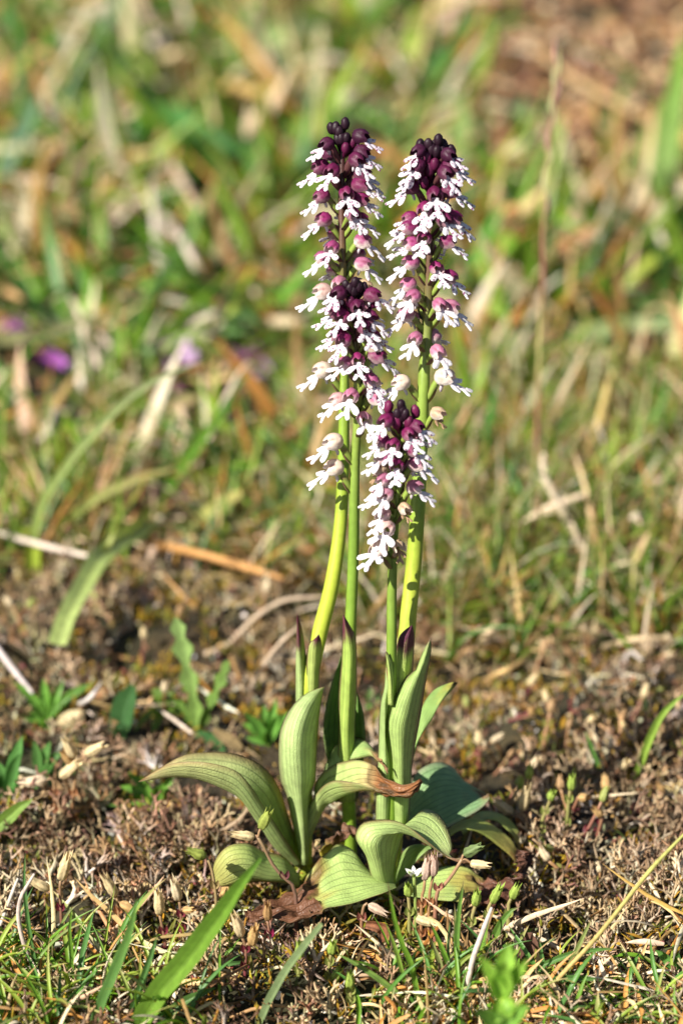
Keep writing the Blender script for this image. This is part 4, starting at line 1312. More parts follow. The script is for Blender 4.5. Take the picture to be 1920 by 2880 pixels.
def ribbon(P, w, roll=0.0, fold=.3, c0=G1, c1=None, tipc=None, prof=None, cross=5, streak=.12):
    """a blade along P, about facing the camera side, keeled along the middle"""
    n = len(P)
    t = np.linspace(0, 1, n)
    T = unit(np.gradient(P, axis=0))
    view = unit(CAMP - P)
    s = unit(np.cross(T, view)); nn = np.cross(s, T)
    a = roll if not callable(roll) else roll(t)
    a = np.broadcast_to(a, (n,))[:, None]
    s, nn = s * np.cos(a) + nn * np.sin(a), nn * np.cos(a) - s * np.sin(a)
    if prof is None:
        ww = np.interp(t, [0, .15, .55, .85, 1], [.7, .95, 1, .55, .03])
    else:
        ww = np.interp(t, np.linspace(0, 1, len(prof)), prof)
    c = np.linspace(-1, 1, cross)
    h = .5 * w * ww
    P = P + s * (RNG.normal(0, .02 * w, n))[:, None]
    V = P[:, None] + s[:, None] * (c[None, :] * h[:, None])[..., None] + nn[:, None] * ((np.abs(c)[None, :] - .5) * fold * 2 * h[:, None])[..., None]
    c0 = np.asarray(c0, float); c1 = c0 if c1 is None else np.asarray(c1, float)
    C = mixc(np.broadcast_to(c0, V.shape), c1, np.broadcast_to(t[:, None], V.shape[:2]))
    if tipc is not None:
        C = mixc(C, np.asarray(tipc), np.broadcast_to(sstep(.86, .98, t)[:, None], V.shape[:2]))
    C = C * (1 + streak * RNG.normal(0, 1, (1, cross, 1)))
    C = C * (1 - .18 * (np.abs(c) < .1))[None, :, None]
    return V.reshape(-1, 3), grid_faces(n, cross), np.clip(C.reshape(-1, 3), .003, .85)


def blade(label, z, pts, w, lean=4, c=G1, c1=None, tipc=None, roll=0.0, fold=.3, name='grass_leaf', cat='grass blade', group=None, prof=None, lift=.6, mat='grass_blade', y0=None, n=18):
    P = stalk_path(z, pts, lean, lift, n, y0)
    V, Fc, C = ribbon(P, w, roll, fold, c, c1, tipc, prof, 11, .13)
    o = link(name, mesh(name, V, Fc, mat, C, None, True, P[0]), None, P[0])
    return tag(o, label, cat, group)


def straw(label, z, pts, d, lean=0, c=PALE, c1=None, name='dry_straw', cat='straw', group=None, lift=3.0, y0=None, flat=.6):
    """dead grass stalk: a slightly flattened tube"""
    P = stalk_path(z, pts, lean, lift, 16, y0)
    V, Fc = tube(P, np.interp(np.linspace(0, 1, 16), [0, .8, 1], [.5, .45, .25]) * d, 7)
    c1 = c if c1 is None else c1
    t = np.r_[np.repeat(np.linspace(0, 1, 16), 7), 0, 1]
    C = mixc(np.broadcast_to(np.asarray(c, float), V.shape), c1, t) * RNG.normal(1, .08, (len(V), 1))
    o = link(name, mesh(name, V, Fc, 'dry_straw', np.clip(C, 0, .85), None, True, P[0]), None, P[0])
    return tag(o, label, cat, group)


BL = blade
# front, near the orchids
BL('broad folded green grass blade slanting up before the dead brown orchid leaf', 'b7', [(700, 1500), (860, 1230), (1040, 1010), (1200, 790), (1320, 620), (1440, 460)], 4.6, -8, (.17, .30, .04), (.13, .26, .03), (.10, .2, .03), .25, .45, prof=(.7, .95, 1, 1, .85, .55, .12))
BL('upright ribbed blue-green grass blade beside the broad folded one', 'b7', [(500, 1420), (560, 1250), (640, 1060), (710, 880), (757, 680)], 2.2, -3, G2, (.12, .24, .05), roll=.3)
BL('tall thin green blade curving up through grey lichen at the frame edge', 'b7', [(215, 1130), (178, 950), (150, 760), (135, 580), (142, 425)], .9, 2, G2)
BL('short pale-edged green blade poking in over dark lichen', 'b7', [(-90, 330), (40, 235), (110, 175), (182, 132)], 3.2, 0, (.17, .28, .05), lift=3)
BL('thin dark green blade rising from the grass tuft beside lichen', 'b7', [(400, 1230), (395, 1000), (385, 860), (398, 730)], .9, 0, G1)
BL('grass blade leaning over the lichen with a shaded lower half', 'b7', [(690, 1390), (770, 1180), (830, 1000), (868, 880)], 1.5, -2, G2)
BL('low dark green blade lying flat beneath the broad folded one', 'b7', [(860, 1360), (1000, 1260), (1120, 1200), (1190, 1170)], 2.0, 0, (.08, .17, .04))
BL('thin grass blade bending across the moss toward seed capsules', 'b7', [(1000, 1120), (1120, 1060), (1250, 980), (1322, 900)], 1.0, 1, G1)
BL('straight thin blade lying level among red stems', 'b7', [(1100, 1040), (1250, 1020), (1410, 1018)], .9, 0, G2, lift=2)
BL('grey-green blade slanting over lichen towards the dead leaf', 'c3', [(320, 1060), (420, 850), (540, 640), (660, 480), (795, 310)], 1.7, -6, (.19, .26, .12), roll=.4, prof=(.8, 1, 1, .95, .9, .6))
BL('slim curved blade arching right across lichen below the clump', 'c3', [(1480, 960), (1380, 850), (1180, 690), (1020, 590), (900, 525)], 1.2, 2, (.17, .28, .06))
BL('tall slim green blade standing before the orchid stem base', 'c3', [(1530, 1010), (1460, 640), (1390, 470), (1330, 280), (1280, 0)], 1.1, 0, (.15, .29, .03), tipc=(.15, .06, .05))
BL('second slim green blade beside the orchid stem base, shorter', 'c3', [(1440, 860), (1390, 680), (1330, 470), (1258, 285)], .9, 0, G3)
# right tuft
for lab, pts, w, c in (
        ('upright twin grass blade with a dark pointed tip', [(275, 1150), (262, 800), (280, 520), (326, 225)], 1.1, (.11, .22, .04)),
        ('upright reddish-tipped grass blade close beside a taller one', [(290, 1120), (262, 850), (250, 650), (242, 440)], .8, (.26, .27, .10)),
        ('grass blade with purple tip leaning out by the bristly seedling', [(150, 1150), (120, 980), (60, 820), (0, 705)], .9, (.25, .28, .10)),
        ('grass blade leaning away from the tuft by orange moss', [(250, 1120), (170, 930), (90, 740), (18, 600)], 1.0, G1),
        ('curved grass blade arching over the round leaf', [(520, 1000), (570, 800), (660, 600), (740, 510), (822, 466)], 1.6, (.12, .23, .04)),
        ('low green blade reaching past the brown flake', [(700, 1000), (780, 900), (900, 830), (1010, 800), (1165, 733)], 1.0, G2),
        ('short blade standing alone behind the long arching ones', [(1035, 1190), (1025, 1050), (1010, 880), (988, 750)], .9, G2),
        ('long level green blade arching across the whole tuft', [(760, 1190), (900, 1060), (1080, 960), (1300, 880), (1568, 845), (1700, 850)], 1.2, (.10, .22, .05)),
        ('lower long green blade curving parallel under the level one', [(740, 1260), (900, 1190), (1100, 1120), (1300, 1100), (1520, 1118), (1660, 1160)], 1.3, (.09, .20, .05)),
        ('yellow-green straight blade crossing the tan diagonal stem', [(1130, 1260), (1230, 1050), (1330, 830), (1460, 560)], 1.1, (.26, .32, .10)),
        ('short green blade beside the brown flake', [(720, 900), (790, 770), (870, 700), (950, 650)], 1.1, G1),
        ('thin blade beside a white dead stalk in the tuft', [(400, 1130), (450, 920), (510, 690), (560, 500)], 1.2, (.15, .28, .04)),
        ('thin upright blade at the end of the tuft', [(1210, 1240), (1240, 1170), (1285, 1068)], .8, G3),
        ('bright blade sprawling low from the tuft foot', [(980, 1330), (1100, 1290), (1250, 1290), (1420, 1330)], 1.2, G3),
        ('broad short blade low over straw', [(1300, 1460), (1420, 1400), (1560, 1370), (1700, 1360)], 1.5, (.11, .24, .05)),
        ('dark blade bowing low beside the blurred herb', [(900, 1390), (960, 1440), (1030, 1520), (1060, 1600)], 1.5, (.10, .22, .04)),
        ('olive blade bowed over the tuft top', [(20, 1180), (70, 1060), (150, 960), (280, 845)], .9, (.24, .28, .07)),
        ('long thin blade bowed over pale straw', [(150, 1200), (230, 1050), (350, 920), (500, 858)], 1.0, (.22, .29, .05))):
    BL(lab, 'c1', pts, w, 1, c, tipc=(.22, .15, .08))
straw('tan-green bent grass stem crossing diagonally over the sunny litter', 'b8', [(760, 1245), (900, 1090), (1060, 920), (1200, 750), (1400, 500), (1600, 290)], 1.0, 4, (.50, .33, .13), (.36, .38, .10), 'bent_grass', 'grass stalk')
straw('straight white dead stalk standing in the green tuft', 'c1', [(330, 1250), (400, 950), (480, 720), (570, 480)], 1.2, 1, (.66, .56, .48), (.60, .52, .46))
straw('short white dead stalk before the round leaf', 'c1', [(560, 930), (610, 760), (680, 598)], 1.0, 1, (.68, .60, .52))
straw('kinked cream dead stalk by the brown flake', 'c1', [(740, 1050), (790, 850), (770, 760), (698, 690)], .9, 1, (.58, .48, .32))
straw('bowed white straw lying over the tuft straw', 'c1', [(1180, 1165), (1300, 1180), (1420, 1260), (1560, 1420)], 1.1, 0, (.70, .63, .55), lift=3)
straw('curved grey dead straw rising from the lichen edge', 'b7', [(200, 1090), (140, 950), (105, 800), (115, 680), (190, 545)], 1.0, -1, (.58, .48, .42))
straw('pale dead straw lying flat across lichen by the frame edge', 'b7', [(-60, 880), (0, 830), (50, 700), (100, 570)], .9, 0, (.62, .57, .50), lift=2)
straw('level white straw lying on lichen twigs', 'b7', [(0, 560), (90, 555), (165, 552)], .8, 0, (.66, .6, .52), lift=2.5)
straw('split pale straw leaning past the broad folded blade', 'b7', [(810, 1090), (880, 1010), (980, 935)], 1.0, 0, (.66, .56, .4))
straw('bent tan straw in front of dark lichen twigs', 'b7', [(570, 1010), (610, 950), (700, 905), (790, 930)], .8, 0, (.6, .5, .4))
straw('thin dark twig lying below the dead brown leaf', 'c3', [(110, 265), (300, 320), (560, 400), (860, 470), (1210, 575)], .8, 0, (.12, .07, .06), (.22, .13, .10), 'dead_twig', 'twig', lift=1.5)
straw('jointed tan straw lying under the seedlings', 'c3', [(560, 580), (760, 615), (980, 660), (1160, 690)], 1.2, 0, (.55, .38, .24), lift=1.2)
straw('thin pale bristle standing before the orchid ground leaf', 'c3', [(995, 295), (1060, 170), (1130, 45)], .5, 0, (.6, .5, .3))
# mid-ground blades
BL('broad pale green blade hanging out of the grass with a torn end', 'b5', [(900, -130), (760, -20), (640, 60), (540, 150), (460, 270), (390, 400), (312, 530)], 5.6, -58, (.28, .40, .08), (.36, .45, .15), None, -.25, .2, prof=(.6, .9, 1, 1, 1, .9, .85), lift=13)
BL('long grey-green blade arching over the meadow', 'b3', [(150, 1290), (180, 1050), (290, 860), (420, 700), (600, 520), (780, 410), (965, 350)], 2.4, 6, (.30, .40, .10), (.24, .28, .14), None, .5, .4)
BL('fresh green pointed blade slanting up from purple stems', 'b3', [(690, 1090), (760, 960), (850, 820), (950, 680), (1090, 530)], 4.0, 4, (.12, .28, .03), (.13, .25, .03), None, .35, .5, prof=(.35, .5, .9, 1, .6, .05))
BL('olive strap blade lying low with a curled end', 'b3', [(740, 1150), (850, 1120), (960, 1050), (1060, 985), (1110, 960)], 4.5, -2, (.28, .34, .08), (.40, .36, .12), None, .5, .3, prof=(.6, .9, 1, .9, .4), lift=3)
BL('curved brownish-green blade bowing beneath the grey-green arch', 'b3', [(240, 1200), (320, 1090), (450, 980), (640, 890), (820, 840)], 2.6, 2, (.26, .34, .07), (.36, .30, .12), None, .3)
BL('green blade standing close beside the bowed one', 'b3', [(80, 1080), (160, 970), (240, 900), (330, 850)], 2.6, 2, (.16, .26, .08))
BL('upright bright blade at the frame edge in the meadow', 'b3', [(20, 1080), (10, 900), (0, 700), (20, 500), (40, 400)], 2.4, 3, (.2, .3, .06))
BL('short yellowish stub blade at the meadow foot', 'b3', [(150, 1330), (150, 1250), (160, 1190)], 4.2, 0, (.32, .42, .05), prof=(1, 1, .9))
straw('long pale dead stalk slanting down across the grass', 'b3', [(-90, 1095), (0, 1140), (200, 1200), (480, 1275)], 1.8, -14, (.66, .56, .46), lift=9)
straw('pale grey straw slanting into the lichen beside seedlings', 'b5', [(-60, 560), (0, 650), (90, 770), (180, 880)], 1.7, -14, (.60, .52, .5), lift=9)
straw('orange dead blade lying level behind the orchid stems', 'b5', [(860, 50), (1050, 100), (1280, 165), (1560, 250)], 2.4, -2, (.55, .29, .10), lift=9)
straw('white broken straw lying among seedlings', 'b5', [(420, 935), (490, 885), (560, 825)], 1.4, 0, (.64, .58, .54), lift=9)
straw('looping tan runner arching beside the orchid sheath', 'b5', [(1380, 930), (1390, 830), (1470, 700), (1560, 590), (1640, 520)], 1.1, 2, (.55, .42, .30))
straw('thick tan straw arching out of the runner', 'b5', [(1130, 690), (1260, 610), (1400, 470), (1568, 370), (1800, 350)], 1.3, 4, (.52, .40, .28), lift=4)
BL('arching smooth green blade entering beside seed heads', 'b6', [(1280, 1440), (1330, 1300), (1400, 1120), (1480, 1000), (1600, 900)], 1.8, -2, (.22, .34, .05), (.2, .32, .05))
BL('slim dark green blade sunk in brown litter', 'b6', [(1090, 1340), (1040, 1230), (1005, 1130)], 1.2, 0, (.10, .22, .05))
BL('long bowed green blade lying across pale straw', 'b6', [(470, 690), (560, 620), (700, 560), (900, 515), (1130, 510)], 1.5, 2, (.17, .28, .08), lift=4)
BL('straight blue-green blade leaning behind the thick stem', 'b6', [(90, 580), (160, 440), (230, 240), (270, 120)], 1.2, 3, (.14, .27, .08))
BL('slanting green blade crossing white flecks', 'b6', [(330, 560), (400, 420), (480, 300), (590, 210)], 1.3, 3, (.14, .27, .07))
for lab, pts, d, c in (('thick cream straw slanting up from tangled turf', [(890, 360), (1000, 270), (1130, 210), (1280, 160)], 2.0, (.66, .52, .36)),
                       ('cream straw leaning steeply among green turf', [(1090, 250), (1020, 130), (970, 40), (930, -60)], 1.8, (.66, .53, .38)),
                       ('tan straw leaning from dark gap', [(1180, 370), (1250, 250), (1320, 110), (1370, 0)], 1.9, (.58, .42, .22)),
                       ('tan curved straw lying low over moss', [(420, 830), (520, 800), (620, 750), (690, 690)], 1.5, (.56, .38, .16)),
                       ('pale straw slanting among green blades', [(390, 660), (450, 580), (540, 480)], 1.8, (.62, .47, .3)),
                       ('straw lying level over the mossy hollow', [(1100, 640), (1300, 610), (1500, 600)], 1.7, (.6, .46, .28)),
                       ('white forked straw in tangled litter', [(1210, 760), (1260, 680), (1330, 720)], 1.3, (.62, .55, .5)),
                       ('tan straw piece propped on turf', [(760, 540), (810, 480), (870, 400)], 2.0, (.64, .5, .32)),
                       ('thin yellow stick standing in red stems', [(1255, 1190), (1230, 1120), (1205, 1040)], 1.0, (.55, .42, .2))):
    straw(lab, 'b6', pts, d, 1, c, lift=7)
straw('broad cream straw bent over turf behind the stems', 'b4', [(580, 1480), (640, 1350), (760, 1250), (900, 1180), (1040, 1130)], 2.6, 4, (.68, .54, .38), lift=3)
straw('cream straw bowed downward beside the tall reddish stalk', 'b4', [(1040, 1480), (960, 1300), (870, 1130), (815, 1000), (820, 910)], 2.2, 4, (.66, .55, .40))
straw('curved cream straw close behind the thick orchid stem', 'b4', [(480, 1420), (470, 1320), (430, 1220), (380, 1160)], 2.0, 3, (.64, .52, .36))
straw('golden dead blade standing in litter', 'b4', [(1000, 1120), (1060, 900), (1110, 760), (1160, 560), (1190, 470)], 2.6, 8, (.60, .40, .16), (.5, .40, .14))
BL('blue-green blade bowing behind the flower spike', 'b4', [(500, 1080), (430, 990), (380, 900), (360, 840)], 2.2, 4, (.18, .29, .12))
BL('wide pale green blade arching far across the turf', 'b4', [(600, 430), (760, 370), (960, 300), (1200, 230), (1568, 210), (1800, 230)], 5.5, 6, (.22, .30, .10), (.30, .38, .2), None, .3, .2)
straw('golden curved straw arch beside the flower spike', 'b4', [(760, 780), (690, 680), (620, 620), (520, 600), (430, 610)], 3.0, 6, (.58, .43, .22), lift=6)

# the tall reddish flowering grass stalk with narrow spikelets
P = stalk_path('b4', [(770, 1330), (775, 1000), (790, 600), (795, 400), (800, 200), (815, 0), (825, -200)], 6, n=20)
P2 = px3(Q('b2', [(925, 1100, P[-1][1]), (930, 980, P[-1][1]), (945, 780, P[-1][1] + 1), (965, 560, P[-1][1] + 1), (985, 400, P[-1][1] + 1), (990, 250, P[-1][1] + 1)]))
Pa = resample(np.vstack([P[:-2], P2]), 40)
root = thing('flowering_grass', 'tall thin reddish grass stalk with a narrow seed head', 'grass stalk', Pa[0])
t = np.linspace(0, 1, 40)
V, Fc = tube(Pa, np.interp(t, [0, .7, 1], [.62, .5, .3]), 6)
C = mixc(np.broadcast_to(np.array((.30, .12, .10)), V.shape), (.45, .42, .16), np.r_[np.repeat(.5 + .5 * np.sin(t * 19), 6), 0, 1])
link('stem', mesh('stem', V, Fc, 'orchid_stem', C, None, True, Pa[0]), root)
for i, k in enumerate((26, 28, 30, 31, 33, 34, 35, 36, 37, 38)):
    d = unit(Pa[k + 1] - Pa[k])
    s = np.array([(-1) ** i * .9, .3, 0])
    q = np.array([Pa[k], Pa[k] + d * 3 + s * .7, Pa[k] + d * 6 + s * .8, Pa[k] + d * 8.5 + s * .5])
    V, Fc = tube(resample(q, 8), np.interp(np.linspace(0, 1, 8), [0, .35, 1], [.2, .75, .05]), 6)
    link('spikelet', mesh('spikelet', V, Fc, 'capsule_husk', np.tile(np.array((.50, .48, .24) if i % 3 else (.42, .24, .2)), (len(V), 1)), None, True, Pa[0]), root)

# far blades, large and blurred
for lab, z, pts, w, c, c1, ln in (
        ('very wide pale green blade lying far across the meadow', 'b1', [(1050, 260), (1250, 190), (1450, 130), (1650, 50), (1800, 0)], 11, (.26, .38, .16), (.34, .42, .14), 8),
        ('far upright green blade with an orange tip', 'b1', [(1330, 830), (1430, 640), (1520, 450), (1600, 320), (1690, 180)], 7, (.20, .36, .03), (.26, .34, .03), 10),
        ('far thick green leaf blade lying level', 'b1', [(660, 520), (780, 530), (900, 570), (1060, 600), (1200, 590)], 10, (.07, .22, .045), (.07, .2, .05), 0),
        ('far tall bright green blade at the frame edge', 'b2', [(1440, 1080), (1470, 850), (1500, 600), (1540, 400), (1570, 150)], 9, (.26, .36, .14), (.18, .36, .04), 14),
        ('far bright green blade slanting from the tall spike', 'b2', [(900, 1240), (780, 1130), (680, 1060), (600, 1010)], 7, (.18, .34, .03), (.16, .3, .03), 3),
        ('far upright green blade behind the tallest spike', 'b1', [(1200, 1300), (1130, 1120), (1040, 930), (990, 820)], 5, (.20, .34, .04), (.18, .3, .04), 6),
        ('far blue-green blade slanting beside the frame edge', 'b1', [(-40, 860), (30, 720), (110, 580), (190, 420)], 8, (.12, .24, .13), (.14, .26, .14), 6),
        ('far vivid green blade standing behind the purple herbs', 'b3', [(560, 440), (545, 330), (550, 220), (560, 100)], 4, (.2, .33, .05), None, 4),
        ('far slender blade slanting past the purple flower', 'b3', [(640, 460), (670, 360), (700, 270), (730, 190)], 4, (.20, .32, .12), None, 4),
        ('far long shaded blade lying level over the grass', 'b3', [(-120, 280), (50, 245), (250, 210), (450, 195), (640, 200)], 4.5, (.20, .20, .09), None, 4),
        ('far pale-edged blade rising in the bright turf', 'b1', [(1250, 1000), (1200, 850), (1190, 700), (1200, 560)], 6, (.22, .3, .08), None, 8),
        ('far mid-green blade beneath the rounded spike', 'b2', [(520, 820), (540, 650), (560, 520), (570, 420)], 7, (.22, .32, .10), None, 8),
        ('far soft green blade in the sunlit hollow', 'b2', [(800, 620), (820, 530), (840, 470)], 8, (.2, .3, .1), None, 5)):
    BL(lab, z, pts, w, ln, c, c1, (.42, .25, .06) if 'orange' in lab else None, .2, .25, lift=24)
for lab, z, pts, d, c in (
        ('far wide white straw piece lying in orange litter', 'b1', [(640, 260), (720, 205), (800, 150), (860, 110)], 7, (.68, .56, .48)),
        ('far broad cream straw lying beneath the wide green blade', 'b1', [(680, 290), (800, 270), (920, 250), (1050, 220)], 7, (.62, .5, .28)),
        ('far golden orange dead blade lying level', 'b1', [(880, 400), (1060, 400), (1200, 440), (1350, 480)], 8, (.62, .42, .14)),
        ('far rust orange stub standing behind white straw', 'b1', [(890, 200), (920, 120), (950, 40)], 7, (.50, .24, .06)),
        ('far cream straw slanting down in the middle meadow', 'b1', [(710, 660), (790, 760), (870, 880), (930, 980)], 5, (.62, .48, .34)),
        ('far pale straw slanting among green', 'b1', [(740, 960), (790, 1050), (860, 1140), (920, 1240)], 5, (.60, .50, .42)),
        ('far crossing tan straw over green grass', 'b1', [(400, 960), (500, 850), (600, 780), (720, 740)], 4, (.5, .36, .12)),
        ('far thin pale straw slanting beside the frame edge', 'b1', [(430, 600), (520, 700), (620, 830)], 5, (.55, .46, .3)),
        ('far pale tan straw bent at the frame edge', 'b1', [(40, 800), (160, 840), (300, 850)], 6, (.6, .46, .34)),
        ('far white straw bit lying near purple flowers', 'b3', [(870, 195), (930, 160), (1020, 120)], 3.6, (.68, .6, .46)),
        ('far cream straw band lying behind the spikes', 'b3', [(1190, 170), (1320, 185), (1440, 190)], 5, (.62, .50, .32)),
        ('far tan straw lying level under purple flower', 'b3', [(860, 470), (1000, 435), (1140, 415)], 3, (.5, .36, .16)),
        ('far yellow straw bit lying near the frame corner', 'b3', [(20, 20), (70, 110), (110, 160)], 4, (.58, .36, .16)),
        ('far rusty straw standing below the purple herb', 'b3', [(110, 460), (70, 360), (40, 270)], 3, (.52, .3, .12)),
        ('far pale slanting straw in the green shade', 'b3', [(160, 710), (210, 650), (260, 600)], 3, (.58, .5, .42)),
        ('far long slanting straw across brown litter', 'b2', [(830, 210), (1060, 380), (1300, 490), (1450, 580)], 4, (.52, .36, .18)),
        ('far tan straw lying beneath brown litter patch', 'b2', [(600, 320), (720, 380), (860, 440)], 5, (.42, .26, .14)),
        ('far pale yellow straw beside the rounded spike', 'b2', [(680, 760), (800, 690), (920, 630)], 6, (.6, .48, .3)),
        ('far vertical tan straw in the bright turf', 'b2', [(1330, 1320), (1350, 1180), (1370, 1060)], 4, (.56, .4, .26)),
        ('far orange dead leaf scrap in green turf', 'b2', [(690, 1000), (760, 970), (820, 950)], 7, (.58, .3, .12)),
        ('far orange scrap standing among pale husks', 'b2', [(1240, 970), (1200, 900), (1170, 860)], 7, (.58, .32, .10))):
    straw(lab, z, pts, d * .8, 2, c, lift=17)

# ------------------------------------------------------------------ chickweed stems with husks, seedlings, small flowers
HUSK, HUSKB, HUSKG = (.74, .60, .34), (.56, .36, .15), (.32, .38, .08)
RED, REDB = (.17, .03, .045), (.34, .15, .07)


def capsule_mesh(P0, P1, d, col, org, teeth=True, name='seed_capsule'):
    """ribbed husk from P0 (stalk end) to P1 with a ragged toothed mouth"""
    ax = P1 - P0
    L = np.linalg.norm(ax); ax = ax / L
    a = unit(np.cross(ax, (.3, 1, .2))); b = np.cross(ax, a)
    ns, nr = 15, 9
    th = np.linspace(0, 2 * np.pi, ns, endpoint=False)
    t = np.linspace(0, 1, nr)
    r = np.interp(t, [0, .12, .35, .65, .85, 1], [.15, .75, 1, .92, .72, .66 if teeth else .06]) * d / 2
    rib = 1 + .16 * np.cos(th * 5 + 1)
    tt = np.broadcast_to(t[:, None], (nr, ns)).copy()
    if teeth:
        tt[-1] += np.where(np.arange(ns) % 3 == 0, .30, np.where(np.arange(ns) % 3 == 1, -.06, .08)) + RNG.normal(0, .06, ns)
        tt[-2] += .02
    V = P0 + ax * (tt * L)[..., None] + (r[:, None] * rib[None])[..., None] * (np.cos(th)[None, :, None] * a + np.sin(th)[None, :, None] * b)
    V = V + RNG.normal(0, .03 * d, V.shape)
    C = np.broadcast_to(np.asarray(col, float), V.shape) * (1 - .45 * (np.cos(th * 5 + 1) < -.4))[None, :, None]
    C = mixc(C, np.asarray(col) * 1.12, tt * .6)
    return mesh(name, V.reshape(-1, 3), grid_faces(nr, ns, True), 'capsule_husk', np.clip(C.reshape(-1, 3), 0, .85), None, True, org)


def lens_leaf(P, w, c, org, name='leaf', roll=0.0, fold=.35, prof=(.35, .8, 1, .95, .6, .05), mat='grass_blade', c1=None):
    V, Fc, C = ribbon(P, w, roll, fold, c, c1, None, prof, 5, .06)
    return mesh(name, V, Fc, mat, C, None, True, org)


def chickweed(label, z, stem, caps, d=.75, lean=0, scol=RED, group=None, nodes=True, lift=.6, thick=1.0, y0=None):
    """stem: pixel polyline from the ground; caps: (x0,y0,x1,y1,colour,diam) husks in the same zoom pixels"""
    P = stalk_path(z, stem, lean, lift, 14, y0)
    org = P[0]
    root = thing('chickweed_stem', label, 'chickweed', org, group)
    V, Fc = tube(P, d / 2 * thick * np.interp(np.linspace(0, 1, 14), [0, 1], [1.1, .8]), 6)
    C = mixc(np.broadcast_to(np.asarray(scol, float), V.shape), (.36, .26, .13), np.r_[np.repeat(np.linspace(0, .7, 14), 6), 0, .7])
    link('stem', mesh('stem', V, Fc, 'orchid_stem', C, None, True, org), root)
    Ye = P[-1][1]
    for cpt in caps:
        x0, y0, x1, y1, col, dd = cpt
        (ax, ay), (bx, by) = Q(z, [(x0, y0), (x1, y1)])
        k = np.argmin(np.abs(P[:, 2] - at_y(ax, ay, Ye)[2]))
        Y = P[k][1]
        p0, p1 = at_y(ax, ay, Y), at_y(bx, by, Y - 1.0)
        for p in (p0, p1):
            p[2] = max(p[2], float(gz(p[0], p[1])) + .5)
        st = P[np.argmin(np.linalg.norm(P - p0, axis=1))]
        if np.linalg.norm(st - p0) > .4:
            q = resample(np.array([st, (st + p0) / 2 + (0, 0, .4), p0 + (p1 - p0) * .05]), 6)
            V, Fc = tube(q, .28, 5)
            link('pedicel', mesh('pedicel', V, Fc, 'orchid_stem', np.tile(np.array((.36, .22, .12)), (len(V), 1)), None, True, org), root)
        link('seed_capsule', capsule_mesh(p0, p1, dd, col, org), root)
    if nodes:
        for f in (.3, .62):
            k = int(f * 13)
            for s in (-1, 1):
                q = np.array([P[k], P[k] + (s * .5, -.3, .8), P[k] + (s * .75, -.4, 2.2)])
                link('leaf', lens_leaf(resample(q, 6), 1.1, np.asarray(scol) * 1.1, org, 'leaf', .2, .5), root)
    return root


cw = chickweed
cw('red stem with two cream husks rising above grey lichen', 'b7', [(350, 1000), (340, 800), (332, 640), (335, 585)], [(335, 580, 372, 450, HUSK, 2.3), (272, 632, 172, 575, HUSK, 2.2)])
cw('brown stem with a bristly husk and a drooping tan husk over lichen', 'b7', [(655, 880), (655, 770), (645, 680)], [(640, 668, 580, 565, HUSK, 2.2), (660, 705, 742, 748, HUSKB, 2.2)], scol=REDB)
cw('red stem with one slender upright husk beside dark lichen', 'b7', [(925, 1020), (905, 890), (882, 775)], [(880, 768, 872, 652, HUSK, 2.2)])
cw('red stem with a bright cream husk, tallest beside the slender one', 'b7', [(1000, 900), (1000, 790), (990, 700)], [(986, 692, 958, 590, (.72, .60, .40), 2.1), (1010, 745, 1060, 742, HUSKB, 1.6)])
cw('short stem with a golden husk touching the broad folded blade', 'b7', [(1190, 740), (1205, 700), (1214, 675)], [(1212, 672, 1296, 596, HUSKB, 2.2)], scol=REDB)
cw('yellowish hairy stem with a green bud leaning by the low orchid leaf', 'b7', [(1192, 690), (1182, 600), (1165, 510), (1142, 460)], [(1135, 450, 1048, 418, HUSKG, 2.2)], scol=(.30, .22, .10), y0=-12)
cw('red hairy stem with a pale husk and a ragged tan husk in open moss', 'b7', [(1350, 1100), (1355, 960), (1335, 895)], [(1332, 890, 1298, 785, (.70, .56, .34), 2.2), (1385, 940, 1402, 850, HUSKB, 2.2)])
cw('magenta stem with a brown husk before the dead orchid leaf', 'b7', [(1480, 1010), (1485, 890), (1476, 805)], [(1476, 802, 1474, 722, (.46, .28, .12), 1.8)], scol=(.24, .02, .07))
cw('dark hairy stem leaning with a green bud and a level bristly husk', 5, [(1228, 1200), (1130, 1080), (1055, 985), (1000, 870), (955, 800)], [(975, 735, 1030, 622, HUSKG, 2.2), (935, 795, 785, 775, HUSK, 2.0)], scol=(.12, .04, .05), thick=1.15, y0=-14)
cw('cream open husk lying low against the broad folded blade', 'b7', [(1130, 800), (1125, 780), (1120, 770)], [(1130, 785, 1042, 762, (.72, .62, .42), 1.9), (1150, 765, 1210, 715, HUSK, 1.9)], nodes=False, scol=REDB)
cw('branched tan stem with four cream husks among seedlings', 'c2', [(610, 1390), (575, 1230), (580, 1080), (595, 960), (608, 880)], [(585, 785, 520, 655, HUSK, 2.4), (672, 762, 802, 692, HUSK, 2.3), (475, 945, 600, 840, HUSK, 2.4), (560, 830, 500, 745, HUSKB, 1.8)], scol=REDB)
cw('reddish stem with a white husk pointing sideways among seedlings', 'c2', [(440, 1290), (432, 1150), (428, 1000), (420, 965)], [(378, 962, 195, 985, (.72, .58, .40), 2.6)], scol=(.36, .16, .09))
cw('pale pinkish upright husk standing before the orchid ground leaf', 6, [(745, 1270), (762, 1180), (768, 1110)], [(766, 1112, 790, 965, (.68, .50, .40), 2.0)], scol=REDB, y0=-17)
cw('slimmer pink husk on a stem close beside a pinkish one', 6, [(800, 1260), (815, 1150), (830, 1080)], [(830, 1082, 838, 945, (.66, .47, .38), 1.8)], scol=REDB, y0=-17)
cw('cream husk lying flat before the orchid foot', 6, [(690, 1420), (700, 1400), (712, 1390)], [(700, 1388, 832, 1432, HUSK, 2.0)], nodes=False, scol=REDB, y0=-17)
